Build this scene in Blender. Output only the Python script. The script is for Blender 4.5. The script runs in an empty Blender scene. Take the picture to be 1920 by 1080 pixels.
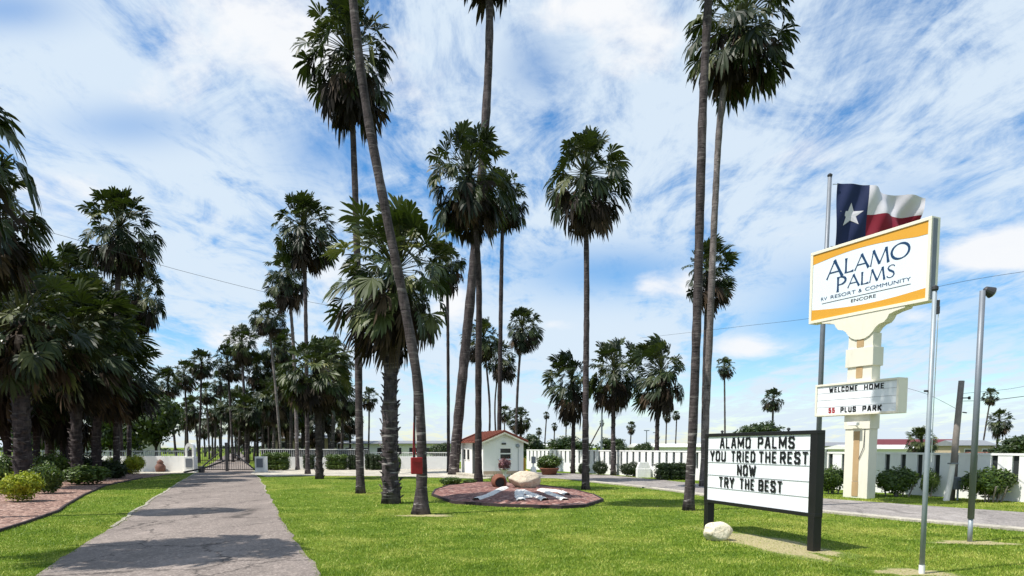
import bpy, bmesh, math, random
import numpy as np
from mathutils import Vector, Matrix
random.seed(7)
C = bpy.context.scene
COL = C.collection
R = math.radians

# ------------------------------------------------------------------ camera
W, H = 1920.0, 1080.0
F = 1300.0            # focal length in pixels of the 1920 frame
HORIZ = 838.0         # horizon row
PITCH = R(4.5)
PPY = HORIZ + F * math.tan(PITCH)      # row of the lens axis
EYE = 1.7
cam_d = bpy.data.cameras.new('camera')
cam_d.sensor_width = 36.0
cam_d.lens = 36.0 * F / W
cam_d.shift_y = (PPY - H / 2) / W
cam_d.clip_start = 0.05
cam_d.clip_end = 3000
cam = bpy.data.objects.new('camera', cam_d)
COL.objects.link(cam)
cam.location = (0, 0, EYE)
cam.rotation_euler = (math.pi / 2 - PITCH, 0, 0)
C.camera = cam

# ------------------------------------------------------------------ light
SUN_EL = R(60)
SUN_DIR = Vector((-0.925, -0.38, 0)).normalized()       # horizontal direction towards the sun
sun_d = bpy.data.lights.new('sun', 'SUN')
sun_d.energy = 5.0
sun_d.angle = R(0.53)
sun_d.color = (1.0, 0.955, 0.88)
sun = bpy.data.objects.new('sun', sun_d)
COL.objects.link(sun)
to_sun = Vector((SUN_DIR.x * math.cos(SUN_EL), SUN_DIR.y * math.cos(SUN_EL), math.sin(SUN_EL)))
sun.rotation_euler = (-to_sun).to_track_quat('-Z', 'Y').to_euler()

C.view_settings.view_transform = 'Standard'
C.view_settings.look = 'None'
C.view_settings.exposure = 0.35
C.view_settings.gamma = 1.0

# ------------------------------------------------------------------ node helpers
class N:
    def __init__(self, tree):
        self.t = tree
    def n(self, typ, **kw):
        nd = self.t.nodes.new(typ)
        for k, v in kw.items():
            if k.startswith('i_'):
                key = k[2:]
                key = int(key) if key.isdigit() else key
                s = nd.inputs[key]
                self.put(s, v)
            else:
                setattr(nd, k, v)
        return nd
    def put(self, s, v):
        if isinstance(v, bpy.types.NodeSocket):
            self.t.links.new(v, s)
        else:
            s.default_value = v
    def math(self, op, a, b=0.0, c=0.0, clamp=False):
        nd = self.t.nodes.new('ShaderNodeMath'); nd.operation = op; nd.use_clamp = clamp
        self.put(nd.inputs[0], a); self.put(nd.inputs[1], b); self.put(nd.inputs[2], c)
        return nd.outputs[0]
    def noise(self, vec, scale, detail=4, rough=0.55, dist=0.0, out='Fac'):
        nd = self.t.nodes.new('ShaderNodeTexNoise')
        if vec is not None: self.put(nd.inputs['Vector'], vec)
        nd.inputs['Scale'].default_value = scale
        nd.inputs['Detail'].default_value = detail
        nd.inputs['Roughness'].default_value = rough
        nd.inputs['Distortion'].default_value = dist
        return nd.outputs[out]
    def ramp(self, fac, stops, interp='LINEAR'):
        nd = self.t.nodes.new('ShaderNodeValToRGB')
        nd.color_ramp.interpolation = interp
        el = nd.color_ramp.elements
        while len(el) < len(stops): el.new(0.5)
        for e, (p, c) in zip(el, stops):
            e.position = p
            e.color = (c[0], c[1], c[2], 1) if isinstance(c, (tuple, list)) else (c, c, c, 1)
        self.put(nd.inputs[0], fac)
        return nd.outputs[0]
    def mix(self, fac, a, b, blend='MIX'):
        nd = self.t.nodes.new('ShaderNodeMix'); nd.data_type = 'RGBA'; nd.blend_type = blend
        self.put(nd.inputs[0], fac)
        self.put(nd.inputs[6], a if isinstance(a, bpy.types.NodeSocket) else (*a, 1))
        self.put(nd.inputs[7], b if isinstance(b, bpy.types.NodeSocket) else (*b, 1))
        return nd.outputs[2]
    def scalev(self, vec, s):
        nd = self.t.nodes.new('ShaderNodeVectorMath'); nd.operation = 'MULTIPLY'
        self.put(nd.inputs[0], vec); nd.inputs[1].default_value = s
        return nd.outputs[0]

# ------------------------------------------------------------------ sky
world = bpy.data.worlds.new('World')
C.world = world
world.use_nodes = True
wt = world.node_tree
wt.nodes.clear()
w = N(wt)
sky = w.n('ShaderNodeTexSky', sky_type='NISHITA')
sky.sun_disc = False
sky.sun_elevation = SUN_EL
sky.sun_rotation = math.atan2(SUN_DIR.x, SUN_DIR.y)
sky.air_density = 1.0; sky.dust_density = 0.4; sky.ozone_density = 2.5
hs = w.n('ShaderNodeHueSaturation', i_Saturation=1.45, i_Value=1.0, i_Color=sky.outputs[0])
bg_sky = w.n('ShaderNodeBackground', i_Color=hs.outputs[0], i_Strength=0.135)
tc = w.n('ShaderNodeTexCoord')
sep = w.n('ShaderNodeSeparateXYZ', i_0=tc.outputs['Generated'])
dx, dy, dz = sep.outputs
zc = w.math('MAXIMUM', dz, 0.0)
inv = w.math('DIVIDE', 1.0, w.math('ADD', zc, 0.10))
pu = w.math('MULTIPLY', dx, inv)
pv = w.math('MULTIPLY', dy, inv)
def cvec(a, b, c=0.0):
    nd = w.n('ShaderNodeCombineXYZ'); w.put(nd.inputs[0], a); w.put(nd.inputs[1], b); w.put(nd.inputs[2], c)
    return nd.outputs[0]
# long cirrus streets running towards the skyline, slightly slanted
sl = w.math('ADD', pu, w.math('MULTIPLY', pv, -0.06))
warp = w.noise(cvec(w.math('MULTIPLY', pu, 0.9), w.math('MULTIPLY', pv, 0.35), 3.1), 1.0, 3, 0.5)
slw = w.math('ADD', sl, w.math('MULTIPLY', warp, 0.9))
st1 = w.noise(cvec(w.math('MULTIPLY', slw, 1.2), w.math('MULTIPLY', pv, 0.32), 1.7), 1.0, 9, 0.66, 0.25)
st2 = w.noise(cvec(w.math('MULTIPLY', slw, 3.4), w.math('MULTIPLY', pv, 1.1), 8.3), 1.0, 9, 0.70, 0.3)
st3 = w.noise(cvec(w.math('MULTIPLY', pu, 4.2), w.math('MULTIPLY', pv, 3.0), 5.0), 1.0, 8, 0.68, 0.7)
streak = w.math('ADD', w.math('ADD', w.math('MULTIPLY', st1, 0.54), w.math('MULTIPLY', st2, 0.25)), w.math('MULTIPLY', st3, 0.30))
cir = w.n('ShaderNodeMapRange', interpolation_type='SMOOTHSTEP', i_0=streak, i_1=0.435, i_2=0.575, i_3=0.0, i_4=0.90).outputs[0]
# heaped clouds: a few banks at set bearings, ragged by noise
def bank(cx, cy, sx, sy, amp):
    """centre given as x/y and z/y slopes of the bearing"""
    ax = w.math('DIVIDE', w.math('SUBTRACT', w.math('DIVIDE', dx, w.math('MAXIMUM', dy, 0.05)), cx), sx)
    ay = w.math('DIVIDE', w.math('SUBTRACT', w.math('DIVIDE', dz, w.math('MAXIMUM', dy, 0.05)), cy), sy)
    d2 = w.math('ADD', w.math('MULTIPLY', ax, ax), w.math('MULTIPLY', ay, ay))
    return w.math('MULTIPLY', w.math('POWER', 2.718, w.math('MULTIPLY', d2, -1.0)), amp)
def sl2(x, y):
    return (x - 960) / F, (HORIZ - y) / F
BANKS = [(1905, 465, 110, 46, 1.3), (1800, 492, 90, 30, 0.9), (1390, 652, 75, 30, 1.25), (1290, 545, 80, 40, 1.05), (1210, 540, 36, 26, 0.6),
         (1045, 612, 50, 14, 0.9), (640, 520, 70, 50, 0.95), (840, 560, 50, 60, 0.8), (450, 640, 90, 34, 0.9),
         (480, 80, 170, 95, 0.85), (330, 190, 150, 60, 0.5), (1090, 60, 150, 70, 0.68), (600, 170, 120, 90, 0.75), (780, 220, 130, 110, 0.4), (1200, 130, 110, 80, 0.6), (120, 360, 150, 50, 0.5),
         (1700, 600, 90, 18, 0.6), (1880, 560, 80, 20, 0.5), (1640, 720, 120, 16, 0.4), (1500, 300, 180, 40, 0.4), (380, 430, 120, 28, 0.5)]
bsum = None
for (bx, by, sx_, sy_, am) in BANKS:
    a_, b_ = sl2(bx, by)
    g = bank(a_, b_, sx_ / F, sy_ / F, am)
    bsum = g if bsum is None else w.math('ADD', bsum, g)
puff = w.noise(cvec(w.math('MULTIPLY', dx, 1.0), w.math('MULTIPLY', dz, 1.7), dy), 7.5, 8, 0.6, 0.35)
cum = w.n('ShaderNodeMapRange', interpolation_type='SMOOTHSTEP', i_0=w.math('ADD', bsum, w.math('MULTIPLY', w.math('SUBTRACT', puff, 0.5), 2.4)), i_1=0.30, i_2=1.05, i_3=0.0, i_4=1.0).outputs[0]
# deeper blue gaps
BLUES = [(1150, 520, 190, 50, 0.8), (1560, 560, 120, 60, 0.8), (270, 260, 130, 40, 0.5), (620, 300, 90, 70, 0.6), (1000, 160, 60, 60, 0.5), (1690, 380, 100, 40, 0.3), (1480, 620, 120, 40, 0.7), (60, 60, 120, 40, 0.6), (1850, 600, 120, 60, 0.5)]
usum = None
for (bx, by, sx_, sy_, am) in BLUES:
    a_, b_ = sl2(bx, by)
    g = bank(a_, b_, sx_ / F, sy_ / F, am)
    usum = g if usum is None else w.math('ADD', usum, g)
cir = w.math('MULTIPLY', cir, w.math('SUBTRACT', 1.0, usum, clamp=True))
low = w.n('ShaderNodeMapRange', interpolation_type='SMOOTHSTEP', i_0=dz, i_1=0.0, i_2=0.13, i_3=0.35, i_4=0.0).outputs[0]
veil = w.math('MAXIMUM', w.math('ADD', cir, 0.06), low)
bg_ci = w.n('ShaderNodeBackground', i_Color=(0.76, 0.88, 1.0, 1), i_Strength=0.76)
ccol = w.mix(puff, (0.90, 0.94, 1.0), (1.0, 1.0, 1.0))
bg_cl = w.n('ShaderNodeBackground', i_Color=ccol, i_Strength=0.78)
mix1 = w.n('ShaderNodeMixShader', i_0=w.math('MINIMUM', veil, 0.95), i_1=bg_sky.outputs[0], i_2=bg_ci.outputs[0])
mixs = w.n('ShaderNodeMixShader', i_0=w.math('MINIMUM', cum, 0.97), i_1=mix1.outputs[0], i_2=bg_cl.outputs[0])
wo = w.n('ShaderNodeOutputWorld', i_0=mixs.outputs[0])

# ------------------------------------------------------------------ pixel helpers (used to read positions off the survey photograph)
cp, sp = math.cos(PITCH), math.sin(PITCH)
def ray(x, y):
    a, b = (x - W / 2) / F, -(y - PPY) / F
    return Vector((a, cp + b * sp, -sp + b * cp))
def gp(x, y, z=0.0):
    r = ray(x, y); t = (z - EYE) / r.z
    return Vector((r.x * t, r.y * t, z))
def pd(x, y, d):
    r = ray(x, y); t = d / r.y
    return Vector((r.x * t, d, EYE + r.z * t))
def depth(y):
    return gp(960, y).y

# ------------------------------------------------------------------ materials
MATS = {}
def new_mat(name):
    m = bpy.data.materials.new(name); m.use_nodes = True
    t = m.node_tree; t.nodes.clear()
    k = N(t)
    out = k.n('ShaderNodeOutputMaterial')
    b = k.n('ShaderNodeBsdfPrincipled')
    t.links.new(b.outputs[0], out.inputs[0])
    MATS[name] = m
    return m, k, b, out
def bump(k, b, h, strength=0.3, dist=0.02):
    nd = k.n('ShaderNodeBump', i_Height=h, i_Strength=strength, i_Distance=dist)
    k.t.links.new(nd.outputs[0], b.inputs['Normal'])
def plain(name, col, rough=0.6, var=0.12, scale=6.0, metal=0.0, spec=0.4, grime=0.0, bstr=0.08):
    m, k, b, out = new_mat(name)
    tcn = k.n('ShaderNodeTexCoord').outputs['Object']
    n1 = k.noise(tcn, scale, 6, 0.6)
    lo = tuple(c * (1 - var) for c in col); hi = tuple(min(1, c * (1 + var)) for c in col)
    c = k.mix(n1, lo, hi)
    if grime:
        g = k.noise(k.scalev(tcn, (1, 1, 0.25)), scale * 0.7, 7, 0.65)
        gm = k.n('ShaderNodeMapRange', interpolation_type='SMOOTHSTEP', i_0=g, i_1=0.52, i_2=0.72, i_3=0.0, i_4=grime).outputs[0]
        c = k.mix(gm, c, tuple(x * 0.45 for x in col))
    k.put(b.inputs['Base Color'], c)
    b.inputs['Roughness'].default_value = rough
    b.inputs['Metallic'].default_value = metal
    b.inputs['Specular IOR Level'].default_value = spec
    if bstr: bump(k, b, k.noise(tcn, scale * 8, 4, 0.6), bstr, 0.01)
    return m

plain('white_paint', (0.80, 0.80, 0.78), 0.55, 0.05, 3, grime=0.25)
plain('fence_white', (0.80, 0.80, 0.79), 0.7, 0.05, 2, grime=0.3)
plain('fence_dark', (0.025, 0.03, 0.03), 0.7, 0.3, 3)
plain('panel_white', (0.80, 0.83, 0.87), 0.35, 0.04, 1.2, grime=0.10, bstr=0.0)
plain('sign_white', (0.70, 0.77, 0.84), 0.4, 0.04, 1.2, grime=0.10, bstr=0.0)
plain('cream', (0.72, 0.69, 0.59), 0.65, 0.06, 2.5, grime=0.22)
plain('cream_frame', (0.76, 0.72, 0.60), 0.5, 0.05, 2.5, grime=0.15)
plain('ochre', (0.66, 0.33, 0.035), 0.45, 0.05, 2, bstr=0.0)
plain('navy', (0.010, 0.045, 0.12), 0.4, 0.1, 4, bstr=0.0)
plain('black_paint', (0.010, 0.010, 0.011), 0.4, 0.3, 5)
plain('letter_black', (0.008, 0.008, 0.010), 0.45, 0.2, 5, bstr=0.0)
plain('letter_red', (0.35, 0.015, 0.02), 0.45, 0.2, 5, bstr=0.0)
plain('groove_grey', (0.42, 0.44, 0.46), 0.6, 0.1, 5, bstr=0.0)
plain('tan_strip', (0.44, 0.30, 0.16), 0.7, 0.25, 4, grime=0.3)
plain('grey_metal', (0.17, 0.19, 0.22), 0.5, 0.2, 5, metal=0.25)
plain('galvanised', (0.27, 0.31, 0.34), 0.5, 0.25, 6, metal=0.25)
plain('dark_metal', (0.05, 0.05, 0.055), 0.5, 0.3, 6, metal=0.3)
plain('flag_blue', (0.008, 0.018, 0.075), 0.75, 0.1, 4, bstr=0.0)
plain('flag_white', (0.60, 0.58, 0.63), 0.8, 0.04, 4, bstr=0.0)
plain('flag_red', (0.20, 0.005, 0.022), 0.75, 0.1, 4, bstr=0.0)
plain('roof_red', (0.17, 0.045, 0.026), 0.75, 0.3, 7, grime=0.4)
plain('roof_maroon', (0.13, 0.022, 0.028), 0.6, 0.2, 2)
plain('roof_grey', (0.20, 0.21, 0.23), 0.7, 0.2, 2)
plain('roof_white', (0.75, 0.75, 0.73), 0.6, 0.08, 1.0, grime=0.2)
plain('home_wall', (0.80, 0.79, 0.76), 0.7, 0.08, 1.0)
plain('home_tan', (0.45, 0.36, 0.26), 0.7, 0.1, 1.0)
plain('glass_dark', (0.012, 0.014, 0.016), 0.12, 0.2, 3, spec=0.6, bstr=0.0)
plain('terracotta', (0.17, 0.065, 0.038), 0.8, 0.3, 8, grime=0.5)
plain('urn_brown', (0.16, 0.08, 0.06), 0.8, 0.25, 8)
plain('red_paint', (0.26, 0.008, 0.010), 0.5, 0.25, 9, grime=0.4)
plain('yellow_wood', (0.55, 0.32, 0.05), 0.6, 0.15, 8)
plain('stone_white', (0.74, 0.72, 0.68), 0.85, 0.15, 14, grime=0.2, bstr=0.5)
plain('wire_black', (0.02, 0.02, 0.022), 0.6, 0.1, 3, bstr=0.0)
leaf_mat_pink = None
plain('flower_pink', (0.20, 0.09, 0.10), 0.7, 0.4, 20)
plain('pole_wood', (0.20, 0.175, 0.16), 0.85, 0.3, 10, grime=0.5)
plain('edging_dark', (0.035, 0.022, 0.025), 0.8, 0.4, 9)

# bark
def bark(name, dark, light, scar):
    m, k, b, out = new_mat(name)
    tcn = k.n('ShaderNodeTexCoord').outputs['Object']
    n0 = k.noise(k.scalev(tcn, (9, 9, 2.5)), 1.0, 6, 0.65)
    c = k.mix(k.n('ShaderNodeMapRange', i_0=n0, i_1=0.32, i_2=0.68).outputs[0], dark, light)
    n1 = k.noise(k.scalev(tcn, (1.6, 1.6, 13)), 1.0, 4, 0.6, 0.6)
    ring = k.n('ShaderNodeMapRange', interpolation_type='SMOOTHSTEP', i_0=n1, i_1=0.56, i_2=0.66, i_3=0.0, i_4=1.0).outputs[0]
    sepz = k.n('ShaderNodeSeparateXYZ', i_0=tcn).outputs[2]
    lowf = k.n('ShaderNodeMapRange', i_0=sepz, i_1=0.2, i_2=3.2, i_3=0.95, i_4=0.18).outputs[0]
    c = k.mix(k.math('MULTIPLY', ring, lowf), c, scar)
    pz = k.noise(k.scalev(tcn, (1.5, 1.5, 0.9)), 1.0, 5, 0.7)
    c = k.mix(k.n('ShaderNodeMapRange', i_0=pz, i_1=0.52, i_2=0.68, i_3=0.0, i_4=0.6).outputs[0], c, tuple(min(1, x * 2.0) for x in light))
    n2 = k.noise(k.scalev(tcn, (3, 3, 20)), 1.0, 3, 0.6)
    crk = k.n('ShaderNodeMapRange', i_0=n2, i_1=0.30, i_2=0.42, i_3=0.8, i_4=0.0).outputs[0]
    c = k.mix(crk, c, tuple(x * 0.35 for x in dark))
    k.put(b.inputs['Base Color'], c)
    b.inputs['Roughness'].default_value = 0.9
    b.inputs['Specular IOR Level'].default_value = 0.2
    h = k.math('ADD', k.math('MULTIPLY', n2, 0.7), k.math('MULTIPLY', n0, 0.6))
    bump(k, b, h, 0.7, 0.04)
bark('bark_grey', (0.020, 0.016, 0.018), (0.088, 0.072, 0.073), (0.46, 0.42, 0.40))
bark('bark_pale', (0.065, 0.055, 0.054), (0.19, 0.165, 0.16), (0.46, 0.42, 0.39))
bark('bark_dark', (0.018, 0.014, 0.015), (0.060, 0.048, 0.047), (0.18, 0.155, 0.145))

def leaf_mat(name, cols, rough=0.42, trans=0.22, spec=0.5, noise_scale=1.3, rw=0.65, nw=0.9):
    m, k, b, out = new_mat(name)
    g = k.n('ShaderNodeNewGeometry')
    tcn = k.n('ShaderNodeTexCoord').outputs['Object']
    n1 = k.noise(tcn, noise_scale, 6, 0.7)
    f = k.math('ADD', k.math('MULTIPLY', g.outputs['Random Per Island'], rw), k.math('MULTIPLY', k.math('SUBTRACT', n1, 0.3), nw), clamp=True)
    n = len(cols)
    c = k.ramp(f, [(i / (n - 1), cc) for i, cc in enumerate(cols)])
    k.put(b.inputs['Base Color'], c)
    b.inputs['Roughness'].default_value = rough
    b.inputs['Specular IOR Level'].default_value = spec
    tr = k.n('ShaderNodeBsdfTranslucent', i_Color=k.mix(0.5, c, (0.10, 0.16, 0.01)))
    mx = k.n('ShaderNodeMixShader', i_0=trans, i_1=b.outputs[0], i_2=tr.outputs[0])
    m.node_tree.links.new(mx.outputs[0], out.inputs[0])
leaf_mat('palm_green', [(0.004, 0.008, 0.003), (0.010, 0.019, 0.005), (0.026, 0.042, 0.010), (0.115, 0.120, 0.035)], 0.5, 0.12, 0.28)
leaf_mat('palm_light', [(0.007, 0.014, 0.004), (0.022, 0.038, 0.008), (0.060, 0.080, 0.019), (0.24, 0.235, 0.085)], 0.48, 0.14, 0.32)
leaf_mat('palm_dead', [(0.006, 0.005, 0.004), (0.013, 0.009, 0.007), (0.030, 0.020, 0.013), (0.12, 0.080, 0.048)], 0.75, 0.06, 0.2)
leaf_mat('petiole_green', [(0.025, 0.035, 0.010), (0.10, 0.11, 0.035)], 0.4, 0.0)
leaf_mat('shrub_green', [(0.014, 0.034, 0.006), (0.040, 0.080, 0.011), (0.090, 0.145, 0.018), (0.18, 0.24, 0.035)], 0.45, 0.2)
leaf_mat('shrub_dark', [(0.008, 0.018, 0.006), (0.018, 0.036, 0.009), (0.04, 0.068, 0.014)], 0.45, 0.2)
leaf_mat('shrub_yellow', [(0.11, 0.17, 0.012), (0.30, 0.37, 0.018), (0.42, 0.44, 0.028), (0.58, 0.55, 0.06)], 0.45, 0.3)
leaf_mat('tree_green', [(0.010, 0.022, 0.006), (0.026, 0.050, 0.010), (0.055, 0.085, 0.018)], 0.5, 0.2)
leaf_mat('grass_blade', [(0.032, 0.075, 0.005), (0.098, 0.185, 0.011), (0.235, 0.335, 0.026), (0.54, 0.55, 0.13)], 0.5, 0.3, 0.3, 0.9, 0.5, 2.0)

def ground_mat(name):
    m, k, b, out = new_mat(name)
    tcn = k.n('ShaderNodeTexCoord').outputs['Object']
    n1 = k.noise(tcn, 0.22, 5, 0.6)
    n2 = k.noise(tcn, 2.2, 6, 0.65)
    n3 = k.noise(tcn, 30, 4, 0.7)
    c = k.mix(k.n('ShaderNodeMapRange', i_0=n2, i_1=0.3, i_2=0.7).outputs[0], (0.060, 0.125, 0.010), (0.20, 0.28, 0.028))
    dry = k.n('ShaderNodeMapRange', interpolation_type='SMOOTHSTEP', i_0=n1, i_1=0.45, i_2=0.70, i_3=0.0, i_4=0.7).outputs[0]
    c = k.mix(dry, c, (0.42, 0.40, 0.09))
    c = k.mix(k.n('ShaderNodeMapRange', i_0=n3, i_1=0.35, i_2=0.7, i_3=0.5, i_4=0.0).outputs[0], c, (0.030, 0.060, 0.006))
    k.put(b.inputs['Base Color'], c)
    b.inputs['Roughness'].default_value = 0.95
    b.inputs['Specular IOR Level'].default_value = 0.1
    bump(k, b, k.math('ADD', n3, k.math('MULTIPLY', n2, 0.6)), 0.8, 0.05)
ground_mat('lawn')

def asphalt_mat(name, base, crackamt=1.0, tint=(0.33, 0.27, 0.235)):
    m, k, b, out = new_mat(name)
    tcn = k.n('ShaderNodeTexCoord').outputs['Object']
    n1 = k.noise(tcn, 0.5, 6, 0.6)
    n2 = k.noise(tcn, 24, 5, 0.8)
    n3 = k.noise(tcn, 5, 6, 0.75)
    lo = tuple(x * 0.80 for x in base); hi = tuple(x * 1.18 for x in base)
    c = k.mix(n1, lo, hi)
    n4 = k.noise(k.scalev(tcn, (1, 0.45, 1)), 8, 8, 0.85)
    c = k.mix(k.n('ShaderNodeMapRange', i_0=n4, i_1=0.38, i_2=0.54, i_3=0.5, i_4=0.0).outputs[0], c, tuple(x * 0.5 for x in base))
    c = k.mix(k.n('ShaderNodeMapRange', i_0=n4, i_1=0.50, i_2=0.66, i_3=0.0, i_4=0.6).outputs[0], c, tuple(min(1, x * 1.7) for x in base))
    c = k.mix(k.n('ShaderNodeMapRange', i_0=n3, i_1=0.45, i_2=0.75, i_3=0.0, i_4=0.5).outputs[0], c, tint)
    c = k.mix(k.n('ShaderNodeMapRange', i_0=n2, i_1=0.36, i_2=0.58, i_3=0.75, i_4=0.0).outputs[0], c, tuple(x * 0.40 for x in base))
    c = k.mix(k.n('ShaderNodeMapRange', i_0=n2, i_1=0.56, i_2=0.70, i_3=0.0, i_4=0.7).outputs[0], c, (0.58, 0.52, 0.46))
    pt = k.noise(k.scalev(tcn, (1.0, 0.35, 1)), 0.9, 5, 0.65)
    c = k.mix(k.n('ShaderNodeMapRange', i_0=pt, i_1=0.36, i_2=0.50, i_3=0.45, i_4=0.0).outputs[0], c, tuple(x * 0.55 for x in base))
    c = k.mix(k.n('ShaderNodeMapRange', i_0=pt, i_1=0.55, i_2=0.68, i_3=0.0, i_4=0.5).outputs[0], c, tuple(min(1, x * 1.45) for x in base))
    wv = k.noise(tcn, 1.6, 5, 0.7, out='Color')
    dv = k.n('ShaderNodeVectorMath', operation='ADD')
    k.put(dv.inputs[0], tcn)
    k.put(dv.inputs[1], k.scalev(wv, (1.1, 1.1, 0)))
    vo = k.n('ShaderNodeTexVoronoi', feature='DISTANCE_TO_EDGE')
    k.put(vo.inputs['Vector'], k.scalev(dv.outputs[0], (1.0, 0.7, 1)))
    vo.inputs['Scale'].default_value = 0.5
    cr = k.n('ShaderNodeMapRange', interpolation_type='SMOOTHSTEP', i_0=vo.outputs['Distance'], i_1=0.002, i_2=0.020, i_3=0.75 * crackamt, i_4=0.0).outputs[0]
    brk = k.n('ShaderNodeMapRange', i_0=k.noise(tcn, 0.7, 3, 0.5), i_1=0.36, i_2=0.46).outputs[0]
    cr = k.math('MULTIPLY', cr, brk)
    c = k.mix(cr, c, (0.035, 0.03, 0.028))
    k.put(b.inputs['Base Color'], c)
    b.inputs['Roughness'].default_value = 0.9
    b.inputs['Specular IOR Level'].default_value = 0.25
    bump(k, b, k.math('SUBTRACT', n2, k.math('MULTIPLY', cr, 1.5)), 0.5, 0.012)
asphalt_mat('asphalt', (0.245, 0.205, 0.182), 1.0, (0.31, 0.255, 0.22))
asphalt_mat('asphalt_side', (0.30, 0.275, 0.26), 0.6)
asphalt_mat('concrete', (0.50, 0.46, 0.38), 0.3, (0.56, 0.52, 0.44))

asphalt_mat('kerb_worn', (0.38, 0.35, 0.29), 0.5, (0.20, 0.20, 0.10))
def gravel_mat(name, cols, scale=18, rnd=1.0):
    m, k, b, out = new_mat(name)
    tcn = k.n('ShaderNodeTexCoord').outputs['Object']
    vo = k.n('ShaderNodeTexVoronoi'); k.put(vo.inputs['Vector'], tcn); vo.inputs['Scale'].default_value = scale
    sc = k.n('ShaderNodeSeparateColor', i_0=vo.outputs['Color']).outputs[0]
    n1 = k.noise(tcn, 1.2, 5, 0.6)
    f = k.math('ADD', k.math('MULTIPLY', sc, 0.8), k.math('MULTIPLY', k.math('SUBTRACT', n1, 0.4), 0.6), clamp=True)
    c = k.ramp(f, [(i / (len(cols) - 1), cc) for i, cc in enumerate(cols)])
    k.put(b.inputs['Base Color'], c)
    b.inputs['Roughness'].default_value = 0.9
    bump(k, b, k.math('SUBTRACT', 1.0, vo.outputs['Distance']), 0.9, 0.05)
gravel_mat('gravel_pink', [(0.05, 0.026, 0.020), (0.17, 0.090, 0.068), (0.32, 0.195, 0.150), (0.50, 0.38, 0.31)], 13)
gravel_mat('gravel_red', [(0.05, 0.020, 0.018), (0.14, 0.055, 0.045), (0.26, 0.12, 0.095), (0.50, 0.38, 0.33)], 9)
gravel_mat('dry_soil', [(0.28, 0.22, 0.10), (0.46, 0.38, 0.20), (0.58, 0.50, 0.30), (0.66, 0.60, 0.40)], 30)
def soil_mat(name):
    m, k, b, out = new_mat(name)
    tcn = k.n('ShaderNodeTexCoord').outputs['Object']
    at = k.n('ShaderNodeAttribute', attribute_name='bare').outputs['Fac']
    n1 = k.noise(tcn, 3.5, 6, 0.7); n2 = k.noise(tcn, 28, 4, 0.75)
    f = k.math('ADD', at, k.math('MULTIPLY', k.math('SUBTRACT', n1, 0.5), 1.5))
    f = k.n('ShaderNodeMapRange', interpolation_type='SMOOTHSTEP', i_0=f, i_1=0.22, i_2=0.62).outputs[0]
    sc = k.ramp(n2, [(0.25, (0.18, 0.14, 0.06)), (0.5, (0.36, 0.31, 0.15)), (0.75, (0.54, 0.49, 0.30))])
    gc = k.mix(n2, (0.055, 0.10, 0.008), (0.20, 0.25, 0.025))
    k.put(b.inputs['Base Color'], k.mix(f, gc, sc))
    b.inputs['Roughness'].default_value = 0.95
    bump(k, b, n2, 0.8, 0.04)
soil_mat('bare_soil')
def rock_mat(name, a, b_, crack):
    m, k, b, out = new_mat(name)
    tcn = k.n('ShaderNodeTexCoord').outputs['Object']
    n1 = k.noise(tcn, 3.0, 8, 0.65)
    n2 = k.noise(tcn, 9.0, 6, 0.7, 0.8)
    c = k.mix(n1, a, b_)
    c = k.mix(k.n('ShaderNodeMapRange', i_0=n2, i_1=0.55, i_2=0.68, i_3=0.0, i_4=0.8).outputs[0], c, crack)
    k.put(b.inputs['Base Color'], c); b.inputs['Roughness'].default_value = 0.9
    bump(k, b, k.math('ADD', n1, n2), 0.7, 0.06)
rock_mat('rock_tan', (0.46, 0.38, 0.28), (0.68, 0.60, 0.48), (0.24, 0.16, 0.11))
rock_mat('rock_pale', (0.60, 0.54, 0.40), (0.76, 0.70, 0.56), (0.40, 0.32, 0.18))

# ------------------------------------------------------------------ object helpers
def tag(o, label=None, cat=None, group=None, kind=None):
    if label: o['label'] = label
    if cat: o['category'] = cat
    if group: o['group'] = group
    if kind: o['kind'] = kind
    return o
def thing(name, label, cat, loc=(0, 0, 0), rz=0.0, group=None):
    o = bpy.data.objects.new(name, None); COL.objects.link(o)
    o.empty_display_size = 0.2
    o.location = loc; o.rotation_euler = (0, 0, rz)
    return tag(o, label, cat, group)
def link(name, me, parent=None, loc=None):
    o = bpy.data.objects.new(name, me); COL.objects.link(o)
    if parent is not None: o.parent = parent
    if loc is not None: o.location = loc
    return o
def mesh_from(name, verts, faces, mats, idx=None, smooth=False):
    me = bpy.data.meshes.new(name)
    me.from_pydata([tuple(v) for v in verts], [], [tuple(f) for f in faces])
    for m in mats: me.materials.append(MATS[m])
    if idx is not None: me.polygons.foreach_set('material_index', idx)
    if smooth: me.polygons.foreach_set('use_smooth', [True] * len(me.polygons))
    me.update()
    return me

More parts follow.
